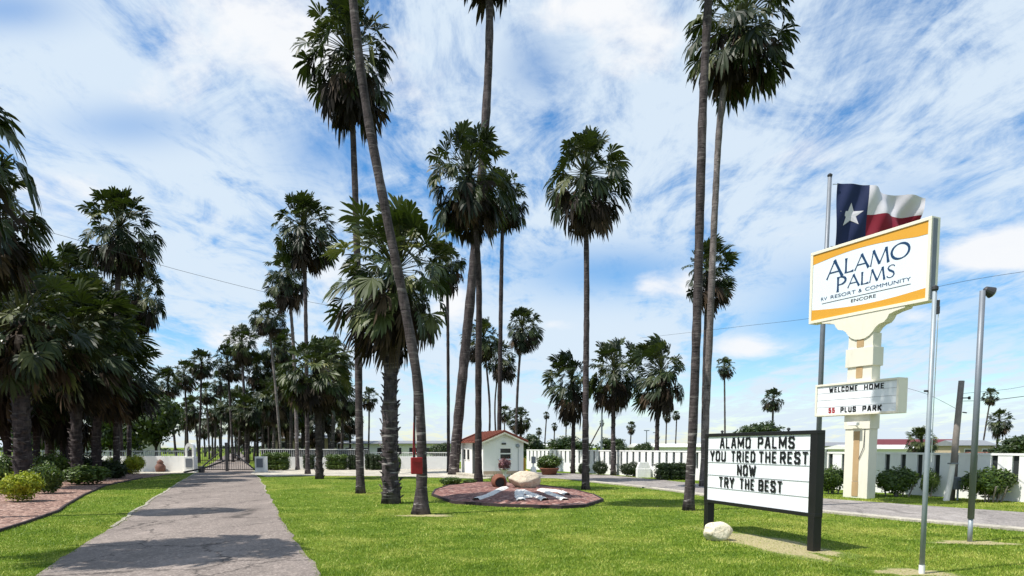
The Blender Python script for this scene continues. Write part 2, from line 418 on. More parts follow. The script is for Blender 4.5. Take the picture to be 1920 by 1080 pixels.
class MB:
    def __init__(self): self.v = []; self.f = []; self.mi = []
    def add(self, vs, fs, mi=0):
        o = len(self.v)
        self.v += [Vector(x) for x in vs]
        self.f += [tuple(i + o for i in f) for f in fs]
        self.mi += [mi] * len(fs)
        return self
    def box(self, x0, x1, y0, y1, z0, z1, mi=0, bev=0.0):
        if bev > 0:
            bm = bmesh.new()
            bmesh.ops.create_cube(bm, size=1.0)
            for v in bm.verts:
                v.co = Vector(((x0 + x1) / 2 + v.co.x * (x1 - x0), (y0 + y1) / 2 + v.co.y * (y1 - y0), (z0 + z1) / 2 + v.co.z * (z1 - z0)))
            bmesh.ops.bevel(bm, geom=list(bm.edges), offset=bev, segments=2, profile=0.6, affect='EDGES')
            bm.verts.index_update()
            self.add([v.co.copy() for v in bm.verts], [[v.index for v in f.verts] for f in bm.faces], mi)
            bm.free()
            return self
        vs = [(x0, y0, z0), (x1, y0, z0), (x1, y1, z0), (x0, y1, z0), (x0, y0, z1), (x1, y0, z1), (x1, y1, z1), (x0, y1, z1)]
        return self.add(vs, [(0, 3, 2, 1), (4, 5, 6, 7), (0, 1, 5, 4), (1, 2, 6, 5), (2, 3, 7, 6), (3, 0, 4, 7)], mi)
    def tube(self, pts, rad, n=10, mi=0, cap=True, jit=0.0):
        pts = [Vector(p) for p in pts]
        if not isinstance(rad, (list, tuple)): rad = [rad] * len(pts)
        rings = []
        ref = Vector((1, 0, 0))
        for i, p in enumerate(pts):
            t = (pts[min(i + 1, len(pts) - 1)] - pts[max(i - 1, 0)]).normalized()
            if abs(t.dot(ref)) > 0.95: ref = Vector((0, 1, 0))
            a = (ref - t * ref.dot(t)).normalized(); b = t.cross(a)
            rings.append([p + (a * math.cos(2 * math.pi * j / n) + b * math.sin(2 * math.pi * j / n)) * rad[i] * (1 + random.uniform(-jit, jit)) for j in range(n)])
        vs = [v for r_ in rings for v in r_]
        fs = []
        for i in range(len(pts) - 1):
            for j in range(n):
                fs.append((i * n + j, i * n + (j + 1) % n, (i + 1) * n + (j + 1) % n, (i + 1) * n + j))
        if cap:
            fs.append(tuple(reversed(range(n)))); fs.append(tuple((len(pts) - 1) * n + j for j in range(n)))
        return self.add(vs, fs, mi)
    def prism(self, poly, y0, y1, mi=0):
        """outline in x,z pushed along y"""
        n = len(poly)
        vs = [(x, y0, z) for x, z in poly] + [(x, y1, z) for x, z in poly]
        fs = [tuple(range(n)), tuple(reversed(range(n, 2 * n)))] + [(i, i + n, (i + 1) % n + n, (i + 1) % n) for i in range(n)]
        return self.add(vs, fs, mi)
    def slab(self, poly, z0, z1, mi=0):
        n = len(poly)
        vs = [(p[0], p[1], z0) for p in poly] + [(p[0], p[1], z1) for p in poly]
        fs = [tuple(reversed(range(n))), tuple(range(n, 2 * n))] + [(i, (i + 1) % n, (i + 1) % n + n, i + n) for i in range(n)]
        return self.add(vs, fs, mi)
    def lathe(self, prof, n=16, c=(0, 0, 0), mi=0):
        vs = []; fs = []
        for r_, z in prof:
            for j in range(n):
                a = 2 * math.pi * j / n
                vs.append((c[0] + r_ * math.cos(a), c[1] + r_ * math.sin(a), c[2] + z))
        for i in range(len(prof) - 1):
            for j in range(n):
                fs.append((i * n + j, i * n + (j + 1) % n, (i + 1) * n + (j + 1) % n, (i + 1) * n + j))
        fs.append(tuple(reversed(range(n)))); fs.append(tuple((len(prof) - 1) * n + j for j in range(n)))
        return self.add(vs, fs, mi)
    def mesh(self, name, mats, smooth=False, fixn=True):
        mats = mats if isinstance(mats, (list, tuple)) else [mats]
        me = mesh_from(name, self.v, self.f, mats, self.mi, smooth)
        if fixn:
            bm = bmesh.new(); bm.from_mesh(me)
            bmesh.ops.recalc_face_normals(bm, faces=bm.faces)
            bm.to_mesh(me); bm.free()
        return me
    def build(self, name, mats, parent=None, smooth=False, loc=None, fixn=True):
        o = link(name, self.mesh(name, mats, smooth, fixn), parent)
        if loc is not None: o.location = loc
        return o

def ground_poly(name, pts, z, mat, label=None, cols=None):
    """flat sheet from world xy points"""
    me = bpy.data.meshes.new(name)
    bm = bmesh.new()
    f = bm.faces.new([bm.verts.new((p[0], p[1], z)) for p in pts])
    bmesh.ops.recalc_face_normals(bm, faces=bm.faces)
    if f.normal.z < 0: f.normal_flip()
    bmesh.ops.triangulate(bm, faces=bm.faces)
    bm.to_mesh(me); bm.free()
    me.materials.append(MATS[mat])
    o = link(name, me)
    tag(o, kind='structure')
    return o
def wob(c, rx, ry, n=26, amp=0.22, seed=0, ang=0.0):
    rr = random.Random(seed)
    ph = [rr.uniform(0, 6.28) for _ in range(4)]
    out = []
    for i in range(n):
        a = 2 * math.pi * i / n
        k = 1 + amp * (0.5 * math.sin(2 * a + ph[0]) + 0.4 * math.sin(3 * a + ph[1]) + 0.35 * math.sin(5 * a + ph[2]) + 0.3 * math.sin(9 * a + ph[3]))
        x, y = rx * k * math.cos(a), ry * k * math.sin(a)
        out.append((c[0] + x * math.cos(ang) - y * math.sin(ang), c[1] + x * math.sin(ang) + y * math.cos(ang)))
    return out

# ------------------------------------------------------------------ ground, roads
def road_x(d, x0): return x0 - 0.394 * d
gm = MB()
gm.add([(-900, -60, 0), (900, -60, 0), (900, 1500, 0), (-900, 1500, 0)], [(0, 1, 2, 3)])
tag(gm.build('ground', 'lawn'), kind='structure')

RL, RR = -2.80, 1.04
ds = [2 + 0.45 * i for i in range(99)]
rj = random.Random(3)
def ragged(x0):
    out = []; drift = 0.0
    for d in ds:
        drift = drift * 0.85 + rj.uniform(-.045, .045)
        out.append((road_x(d, x0) + drift + rj.uniform(-.02, .02), d))
    return out
left_edge = ragged(RL)
right_edge = ragged(RR)
far = [(road_x(46, RL), 46), (road_x(230, RL), 230), (road_x(230, RR), 230), (road_x(46, RR), 46)]
road_pts = left_edge + [far[1], far[2]] + right_edge[::-1]
ground_poly('driveway', road_pts, 0.008, 'asphalt')

apron_px = [(360, 887), (300, 888), (262, 887), (270, 884), (370, 881), (480, 881), (860, 880), (1005, 884), (1010, 890), (905, 897), (720, 893), (560, 892), (500, 894), (470, 890)]
apron = [gp(*p) for p in apron_px]
ground_poly('concrete_apron', [gp(*p) for p in [(470, 888.5), (500, 894), (560, 892), (720, 893), (905, 898), (1010, 891), (1005, 884.5), (860, 879), (480, 879.5)]], 0.012, 'concrete')
ground_poly('concrete_walk', [gp(*p) for p in [(200, 892), (262, 889), (368, 887), (372, 882), (262, 883), (150, 886)]], 0.012, 'concrete')

side_near_px = [(960, 896), (1040, 897), (1110, 903), (1200, 912), (1290, 923), (1400, 939), (1545, 959), (1700, 974), (1920, 993), (2300, 1026)]
side_far_px = [(1000, 885.5), (1130, 890), (1240, 900), (1400, 917), (1545, 935), (1700, 946), (1920, 961), (2300, 985)]
side_near = [gp(*p) for p in side_near_px]; side_far = [gp(*p) for p in side_far_px]
ground_poly('side_road', side_near + side_far[::-1], 0.008, 'asphalt_side')
# kerbs
def strip(name, line, w_, h_, mat, off=0.0, flip=1):
    mb = MB()
    n = len(line)
    L, Rr = [], []
    for i in range(n):
        a = Vector(line[max(i - 1, 0)][:2]); b = Vector(line[min(i + 1, n - 1)][:2])
        t = (b - a).normalized(); nn = Vector((-t.y, t.x)) * flip
        p = Vector(line[i][:2])
        L.append(p + nn * off); Rr.append(p + nn * (off + w_))
    for i in range(n - 1):
        q = [L[i], L[i + 1], Rr[i + 1], Rr[i]]
        vs = [(p.x, p.y, -0.02) for p in q] + [(p.x, p.y, h_) for p in q]
        mb.add(vs, [(4, 5, 6, 7), (0, 1, 5, 4), (2, 3, 7, 6)] + ([(3, 0, 4, 7)] if i == 0 else []) + ([(1, 2, 6, 5)] if i == n - 2 else []))
    return tag(mb.build(name, mat), kind='structure')
strip('kerb', [p for p in left_edge if p[1] > 14.5], 0.08, 0.02, 'kerb_worn', 0.0, 1)
strip('kerb', [p for p in right_edge if 26 < p[1] < 45], 0.05, 0.016, 'kerb_worn', 0.0, -1)
strip('kerb', side_near[2:], 0.42, 0.05, 'concrete', 0.0, -1)

# gravel bed at the foot of the big palms on the entrance side
grav_line_px = [(-280, 1072), (-80, 1022), (45, 984), (112, 960), (126, 949), (160, 929), (200, 911), (268, 897), (322, 889)]
grav = [gp(*p) for p in grav_line_px] + [gp(262, 888.5), gp(150, 888), gp(-100, 890), gp(-500, 900), gp(-900, 960)]
ground_poly('gravel_bed', grav, 0.014, 'gravel_pink')
strip('bed_edging', [gp(*p) for p in grav_line_px[:-1]], 0.06, 0.06, 'edging_dark', 0.0, 1)

def soil(pxs, rx, ry, seed, ang=0.0):
    """worn bare patch that thins out into the turf"""
    p = gp(*pxs)
    pts = wob(p, rx * 1.25, ry * 1.35, 40, 0.30, seed, ang)
    c0 = Vector((p.x, p.y))
    V = [(p.x, p.y, 0.006)]; A = [1.0]; Fc = []
    n = len(pts)
    for k_, b_ in ((0.35, 0.9), (0.7, 0.55), (1.0, 0.0)):
        for q in pts:
            V.append((c0.x + (q[0] - c0.x) * k_, c0.y + (q[1] - c0.y) * k_, 0.006)); A.append(b_)
    for i in range(n):
        j = (i + 1) % n
        Fc.append((0, 1 + i, 1 + j))
        for r_ in range(2):
            a = 1 + r_ * n; b2 = 1 + (r_ + 1) * n
            Fc.append((a + i, b2 + i, b2 + j, a + j))
    me = mesh_from('soil_patch', V, Fc, ['bare_soil'])
    at = me.attributes.new('bare', 'FLOAT', 'POINT'); at.data.foreach_set('value', A)
    tag(link('soil_patch', me), kind='structure')
    return [(c0.x + (q[0] - c0.x) * 0.8, c0.y + (q[1] - c0.y) * 0.8) for q in pts]
SOILS = []

# ------------------------------------------------------------------ palms
def make_crown(seed, nl, nd, pet, blade, elev, skirt, stiff, nleaflets=17, mat_g='palm_green', wind=(0.10, 0.0), width=1.0):
    """unit palm crown around its heart at the origin; returns (green mesh, dead mesh)"""
    rg = np.random.RandomState(seed)
    def fan(V, Fc, MI, base, d, petl, bl, spread, droop, nlf, ragged, mi_b, mi_p, sag, bend):
        d = d / np.linalg.norm(d)
        up = np.array([0, 0, 1.0])
        side = np.cross(d, up); ns = np.linalg.norm(side)
        side = side / ns if ns > 1e-3 else np.array([1.0, 0, 0])
        pts = []
        nseg = 4
        for i in range(nseg + 1):
            t = i / nseg
            pts.append(base + d * petl * t + np.array([wind[0] * t * t * petl, wind[1] * t, -sag * petl * t * t]))
        o = len(V)
        for i, p in enumerate(pts):
            w_ = 0.020 * (1 - 0.5 * i / nseg)
            V.append(p - side * w_); V.append(p + side * w_)
        for i in range(nseg):
            Fc.append((o + 2 * i, o + 2 * i + 1, o + 2 * i + 3, o + 2 * i + 2)); MI.append(mi_p)
        f = pts[-1] - pts[-2]; f = f / np.linalg.norm(f)
        f = f * (1 - bend) + np.array([0, 0, -1.0]) * bend; f = f / np.linalg.norm(f)
        s = side + rg.normal(size=3) * 0.15
        s = s - f * s.dot(f); s = s / np.linalg.norm(s)
        roll = rg.normal(0, 0.45)
        nrm = np.cross(s, f)
        s2 = s * math.cos(roll) + nrm * math.sin(roll); n2 = np.cross(s2, f)
        hub = len(V); V.append(pts[-1])
        da = 2 * spread / (nlf - 1)
        fold = rg.uniform(0.15, 0.5)
        for i in range(nlf):
            a = -spread + da * i + rg.normal(0, 0.035)
            if ragged and rg.rand() < ragged: continue
            l = f * math.cos(a) + s2 * math.sin(a) + n2 * (fold * abs(math.sin(a)) - 0.05)
            l = l / np.linalg.norm(l)
            q = f * -math.sin(a) + s2 * math.cos(a)
            q = q - l * q.dot(l); q = q / np.linalg.norm(q)
            tw = rg.normal(0, 0.12) + (0.27 if i % 2 else -0.27)
            q = q * math.cos(tw) + np.cross(l, q) * math.sin(tw)
            ln = bl * (0.76 + 0.24 * math.cos(a * 0.8)) * rg.uniform(0.85, 1.10)
            g = droop * rg.uniform(0.5, 1.6)
            def P(t):
                k = max(0.0, t - 0.35)
                return pts[-1] + l * ln * (t - 0.35 * g * k * k) + np.array([wind[0] * t * t * ln * 1.5, wind[1] * t * t * ln, -g * ln * (0.25 * t * t + 1.1 * k * k)])
            wm = ln * 0.62 * math.tan(da / 2) * 1.08
            o = len(V)
            pm, p7, pe = P(0.62), P(0.84), P(1.02)
            V += [pm - q * wm, pm + q * wm, p7 - q * wm * 0.80, p7 + q * wm * 0.80, pe]
            Fc.append((hub, o + 1, o)); Fc.append((o, o + 1, o + 3, o + 2)); Fc.append((o + 2, o + 3, o + 4))
            MI.extend([mi_b] * 3)
    V, Fc, MI = [], [], []
    ga = 2.39996
    for i in range(nl):
        u = (i + 0.5) / nl
        e = R(elev[1] + (elev[0] - elev[1]) * (u ** 0.9)) + rg.normal(0, 0.13)
        az = i * ga + rg.normal(0, 0.25)
        d = np.array([math.cos(e) * math.cos(az), math.cos(e) * math.sin(az), math.sin(e)])
        sc = (rg.uniform(0.45, 1.16) if i % 3 else rg.uniform(0.85, 1.16)) * (0.9 if u > 0.9 else 1)
        low = 1 - max(0.0, math.sin(e))
        base = np.array([0.05 * math.cos(az), 0.05 * math.sin(az), -0.12 + 0.22 * u])
        fan(V, Fc, MI, base, d, pet * sc, blade * (0.35 + 0.65 * sc), R(rg.uniform(85, 112)), (0.18 + 0.36 * low) * (1 - stiff) + 0.08, nleaflets, 0.03, 0, 1, 0.06 + 0.14 * low, min(0.5, max(0, (low - 0.3)) * 0.40 * (1 - stiff * 0.6) + rg.uniform(0, 0.15)))
    gme = mesh_from('palm_fronds', V, Fc, [mat_g, 'petiole_green'], MI)
    V, Fc, MI = [], [], []
    for i in range(nd):
        u = (i + 0.5) / nd
        az = i * ga + rg.normal(0, 0.3)
        z0 = -0.08 - skirt * 0.45 * u
        e = R(-22 - 40 * u + rg.normal(0, 10))
        d = np.array([math.cos(e) * math.cos(az), math.cos(e) * math.sin(az), math.sin(e)])
        base = np.array([0.05 * math.cos(az), 0.05 * math.sin(az), z0])
        sc = rg.uniform(0.65, 1.1)
        fan(V, Fc, MI, base, d, pet * (1.0 - 0.35 * u) * sc * width, blade * 0.95 * sc * (1.35 if i % 9 == 4 else 1), R(rg.uniform(30, 85)), 0.6, max(9, nleaflets - 5), 0.14, 0, 0, 0.28, rg.uniform(0.4, 0.85))
    dme = mesh_from('dead_frond_skirt', V, Fc, ['palm_dead'], MI)
    return gme, dme

CR = {
    'full': [make_crown(11 + i, 104, 66, 0.64, 0.325, (86, -56), 0.85 + 0.06 * (i % 4), 0.12, 15) for i in range(7)],
    'stiff': [make_crown(31 + i, 84, 50, 0.66, 0.34, (86, -46), 0.85, 0.4, 14, wind=(0.20, 0.0)) for i in range(3)],
    'bushy': [make_crown(51 + i, 128, 74, 0.68, 0.31, (88, -46), 0.95, 0.2, 16, 'palm_light') for i in range(3)],
    'leafy': [make_crown(61 + i, 150, 76, 0.68, 0.29, (86, -56), 0.8, 0.2, 14, 'palm_green', wind=(0.18, 0.0)) for i in range(3)],
    'small': [make_crown(71 + i, 56, 36, 0.60, 0.38, (85, -48), 0.85, 0.2, 12) for i in range(3)],
}
CIDX = {k: 0 for k in CR}
def catmull(P, n):
    P = [Vector(p) for p in P]
    if len(P) == 2:
        return [P[0].lerp(P[1], i / n) for i in range(n + 1)]
    out = []
    Q = [P[0] * 2 - P[1]] + P + [P[-1] * 2 - P[-2]]
    m = len(P) - 1
    for i in range(n + 1):
        s = i / n * m; j = min(int(s), m - 1); t = s - j
        a, b, c, d = Q[j], Q[j + 1], Q[j + 2], Q[j + 3]
        out.append(0.5 * ((2 * b) + (c - a) * t + (2 * a - 5 * b + 4 * c - d) * t * t + (3 * b - a - 3 * c + d) * t ** 3))
    return out
PALM_GROUP = 'fan palms around the park entrance'
def palm(label, pts, w0, w1, r, kind='full', d=None, bark_='bark_grey', rough=0.0, flare=1.45, sq=1.0, tilt=(0, 0), group=PALM_GROUP, rz=None, n=None, seg=10, skirt=True):
    """pts: trunk from foot to crown heart in photograph pixels; w0, w1: trunk widths and r: crown reach, in pixels"""
    if d is None: d = depth(pts[0][1])
    foot = gp(pts[0][0], pts[0][1]) if abs(depth(pts[0][1]) - d) < 0.4 else Vector((pd(pts[0][0], HORIZ, d).x, d, 0))
    if foot.y != d: foot = Vector((foot.x, d, 0.0))
    if len(pts) > 2 or abs(depth(pts[0][1]) - d) < 0.4:
        W3 = [foot] + [pd(x, y, d) for x, y in pts[1:]]
    else:
        W3 = [foot, pd(pts[1][0], pts[1][1], d)]
    root = thing('palm_tree', label, 'palm tree', foot, 0, group)
    k = d / F
    n = n or max(12, min(70, int((W3[-1] - W3[0]).length * 3.2)))
    P = catmull(W3, n)
    rs = []
    for i in range(n + 1):
        t = i / n
        wv = (w0 + (w1 - w0) * t) * k / 2
        hgt = P[i].z
        wv *= 1 + (flare - 1) * math.exp(-max(hgt, 0) / 0.35)
        wv *= 1 + random.uniform(-0.075, 0.075) * (1 + rough)
        rs.append(wv)
    P[0].z = -0.05
    mb = MB()
    mb.tube([p - foot for p in P], rs, seg if k * w0 < 0.2 else 14, jit=0.03 + rough * 0.05)
    if rough > 0:      # old leaf bases standing off the trunk
        ns = int(150 * rough)
        for i in range(ns):
            t = 0.02 + 0.96 * i / ns
            s = t * n; j = min(int(s), n - 1)
            c = P[j].lerp(P[j + 1], s - j) - foot
            rr = rs[j]; a = i * 2.39996
            dr = Vector((math.cos(a), math.sin(a), 0)); tg = Vector((-dr.y, dr.x, 0))
            hh = random.uniform(0.10, 0.2); ww = rr * random.uniform(0.30, 0.5); ov = rr * random.uniform(0.25, 0.5)
            q0 = c + dr * rr * 0.9
            q1 = c + dr * (rr + ov) + Vector((0, 0, hh))
            mb.add([q0 - tg * ww, q0 + tg * ww, q1 + tg * ww * 0.55, q1 - tg * ww * 0.55, q1 - dr * ov * 0.8 - Vector((0, 0, 0.02))],
                   [(0, 1, 2, 3), (3, 2, 4), (1, 4, 2), (0, 3, 4)])
    mb.build('trunk', bark_, root, smooth=True)
    if r > 0:
        i = CIDX[kind]; CIDX[kind] += 1
        gme, dme = CR[kind][i % len(CR[kind])]
        top = P[-1] - foot
        rot = (tilt[0] + random.uniform(-.13, .13), tilt[1] + random.uniform(-.10, .13), random.uniform(0, 6.28) if rz is None else rz)
        ax_, ay_ = random.uniform(0.92, 1.08), random.uniform(0.92, 1.08)
        sk_ = random.uniform(0.8, 1.2)
        for nm, me in (('crown', gme), ('dead_frond_skirt', dme)):
            if nm != 'crown' and not skirt: continue
            o = link(nm, me, root)
            o.location = top
            o.scale = (r * k * 0.96 * ax_, r * k * 0.96 * ay_, r * k * 0.96 * sq * (1 if nm == 'crown' else sk_))
            o.rotation_euler = rot
    return root

# --- palms standing on the front lawn
palm('tall leaning grey palm whose bare trunk bends away over the red box', [(789, 964), (791, 850), (783, 720), (760, 580), (722, 390), (690, 220), (668, 60), (650, -150), (640, -330)], 19.7, 14.3, 120, 'full', flare=2.1)
palm('very tall slim palm with a dark ragged crown, behind the top of the bending trunk', [(676, 925), (673, 760), (671, 560), (668, 420), (661, 230), (655, 95)], 15.6, 9.5, 96, 'full', flare=1.3, sq=1.12)
palm('stout bushy palm with rough thick trunk and huge light green crown over brown skirt', [(733, 944), (731, 760), (738, 620), (742, 505)], 29.4, 25.2, 128, 'bushy', rough=1.0, flare=1.25, sq=1.0, bark_='bark_grey')
palm('tall smooth palm leaning the other way, crown out of sight, beside the white hut', [(850, 890), (862, 760), (882, 560), (899, 380), (912, 200), (918, 40), (914, -145)], 19.7, 12.9, 92, 'full', flare=1.15)
palm('dark palm rising from the flower bed rim with a broad heavy crown', [(897, 906), (897, 700), (897, 500), (880, 325)], 12.9, 9.5, 92, 'full', flare=1.5, bark_='bark_dark', sq=1.1)
palm('slender palm in front of the hut gable with a dense rounded crown', [(935, 890), (938, 660), (941, 470), (945, 368)], 8.8, 6.1, 54, 'full', flare=1.3, bark_='bark_dark', sq=1.05)
palm('free standing slim palm with full crown and hanging brown skirt, behind the tan boulder', [(1098, 918), (1098, 760), (1100, 560), (1098, 325)], 12.9, 8.8, 84, 'full', flare=1.5, sq=1.05)
palm('tall trunk ringed with pale scars beside the black letter board, crown out of sight', [(1291, 957), (1300, 780), (1308, 560), (1314, 330), (1320, 150), (1334, -100), (1340, -190)], 17.7, 13.6, 112, 'full', flare=1.45)
palm('tall pale trunk rising from behind the black letter board to a dark crown', [(1318, 912), (1330, 640), (1340, 400), (1354, 190), (1388, 42)], 12.9, 10.9, 112, 'full', flare=1.3, bark_='bark_pale', sq=1.0, tilt=(0, 0.12))
palm('thin palm half hidden between the two tall trunks, dark crown peeping out', [(1316, 894), (1320, 700), (1326, 505)], 6.8, 5.4, 54, 'stiff', flare=1.3)
palm('thin dark trunk rising behind the stout bushy palm, small crown in its shade', [(841, 886), (840, 650), (838, 492)], 6.1, 5.4, 42, 'full', bark_='bark_dark')
palm('low dark palm with broad green crown before the clipped shrubs by the drive', [(599, 898), (597, 800), (592, 695)], 12.9, 11.6, 76, 'bushy', flare=1.3, bark_='bark_dark', rough=0.5, sq=0.92)
palm('tall slim palm with double tiered dark crown over the low green palm', [(577, 889), (574, 640), (570, 425)], 8.2, 6.1, 62, 'full', sq=1.05)
palm('pale thin palm leaning by the round clipped shrub with a mid height ragged crown', [(558, 881), (552, 680), (540, 515)], 6.8, 5.4, 48, 'full', bark_='bark_pale')
palm('very thin dark palm trunk squeezed behind the bending trunk and red box', [(776, 884), (777, 720), (770, 560)], 4.8, 4.1, 34, 'full', bark_='bark_dark')
palm('thin palm just inside the drive with a sparse brown tinged crown', [(529, 874), (516, 720), (502, 592)], 4.8, 4.1, 34, 'full', bark_='bark_pale')
# three palms along the side road
G3 = 'three wind blown palms along the side road'
palm('first of three wind blown palms, nearest to the hut and the shortest of them', [(1074, 888), (1075, 780), (1072, 708)], 7.5, 6.1, 52, 'stiff', group=G3, flare=1.3, rough=0.3, sq=1.1, bark_='bark_dark', tilt=(0, 0.08))
palm('middle one of three wind blown palms along the side road, upright feathery top', [(1150, 891), (1150, 780), (1152, 690)], 8.8, 6.8, 60, 'stiff', group=G3, flare=1.3, rough=0.3, sq=1.1, tilt=(0, 0.08))
palm('last of three wind blown palms, close to the scarred tall trunk, widest dark crown', [(1231, 895), (1233, 780), (1240, 692)], 8.2, 6.8, 60, 'stiff', group=G3, flare=1.3, rough=0.3, sq=1.1, bark_='bark_dark', tilt=(0, 0.08))
# behind the hut
palm('palm behind the hut with a neat round crown on a gently leaning stem', [(967, 860), (970, 740), (979, 612)], 5.4, 4.1, 40, 'full', d=58, group='palms behind the hut')
palm('palm behind the hut roof with leaning stem and brown crown, beside the dark bed palm', [(915, 860), (918, 760), (906, 632)], 4.1, 3.4, 40, 'full', d=62, group='palms behind the hut')
palm('palm behind the hut roof whose crown hangs between two dark trunks', [(933, 860), (928, 760), (938, 668)], 3.4, 2.7, 34, 'full', d=66, group='palms behind the hut')
palm('short palm behind the hut gable with drooping low crown', [(975, 858), (977, 784)], 5.4, 4.8, 24, 'stiff', d=60, group='palms behind the hut')
palm('very short shaded palm tucked against the hut gable trunk', [(946, 858), (946, 772)], 2.7, 2.0, 15, 'small', d=75, group='palms behind the hut')

# --- the dense cluster on the entrance side
GL = 'dense palms beside the gravel bed'
palm('palm mostly out of view whose frond tips reach in high above the gravel bed', [(-285, 1060), (-250, 620), (-208, 165)], 26.5, 21.8, 250, 'full', d=10.0, group=GL)
palm('tall palm at the picture edge with fronds above a heavy dark skirt', [(-46, 955), (-42, 700), (-40, 380)], 23.4, 20.3, 108, 'full', d=16.5, group=GL, sq=1.1)
palm('tall slim palm standing above the dense cluster with a shaggy brown skirt', [(216, 880), (219, 640), (224, 425)], 11.7, 8.6, 74, 'full', d=38, group=GL, sq=1.05)
palm('thick dark trunk palm behind the yellow shrub with a wide glossy crown', [(40, 908), (40, 760), (42, 600)], 29, 26, 128, 'leafy', d=28, group=GL, rough=0.8, bark_='bark_dark', sq=0.95)
palm('stocky palm with rough trunk and wide crown above the green hedge shrub', [(142, 896), (143, 780), (150, 630)], 20, 18, 106, 'leafy', d=33, group=GL, rough=0.7, bark_='bark_dark')
palm('dark stocky palm with drooping crown edge hanging towards the drive', [(180, 892), (182, 800), (204, 690)], 15.6, 14.0, 80, 'leafy', d=37, group=GL, rough=0.6, bark_='bark_dark')
palm('mid height palm with round tufted top behind the glossy crown', [(126, 880), (124, 640), (128, 520)], 10.9, 9.4, 64, 'stiff', d=42, group=GL)
palm('palm with long drooping outer fronds below the slim shaggy one', [(240, 876), (244, 700), (258, 545)], 7.8, 7.0, 58, 'full', d=44, group=GL, sq=1.1)
palm('shadowed palm filling the gap between thick dark trunk and stocky rough trunk', [(92, 886), (92, 780), (94, 640)], 15.6, 14.0, 90, 'leafy', d=40, group=GL, bark_='bark_dark')
palm('shadowed palm at the picture edge under the heavy skirt', [(-30, 890), (-25, 780), (-20, 630)], 18.7, 17.2, 120, 'leafy', d=34, group=GL, bark_='bark_dark')
palm('dark palm crown rising just behind the glossy crown of the thick trunk', [(66, 888), (68, 700), (72, 552)], 12, 11, 84, 'full', d=37, group=GL, bark_='bark_dark')
palm('dark palm crown between the stocky rough trunk and the slim shaggy palm', [(176, 884), (176, 720), (178, 575)], 12, 10, 76, 'full', d=41, group=GL, bark_='bark_dark')
palm('low dark palm whose skirt fills the shade beside the wide low shrub', [(118, 882), (118, 800), (116, 715)], 13, 12, 80, 'full', d=39, group=GL, bark_='bark_dark')
palm('low dark palm in the shade just past the thick trunk and yellow shrub', [(12, 886), (12, 800), (8, 720)], 13, 12, 84, 'full', d=36, group=GL, bark_='bark_dark')
palm('small shadowed palm on the drive side of the dense cluster', [(228, 872), (226, 800), (224, 730)], 6.2, 6.2, 50, 'full', d=48, group=GL, bark_='bark_dark')

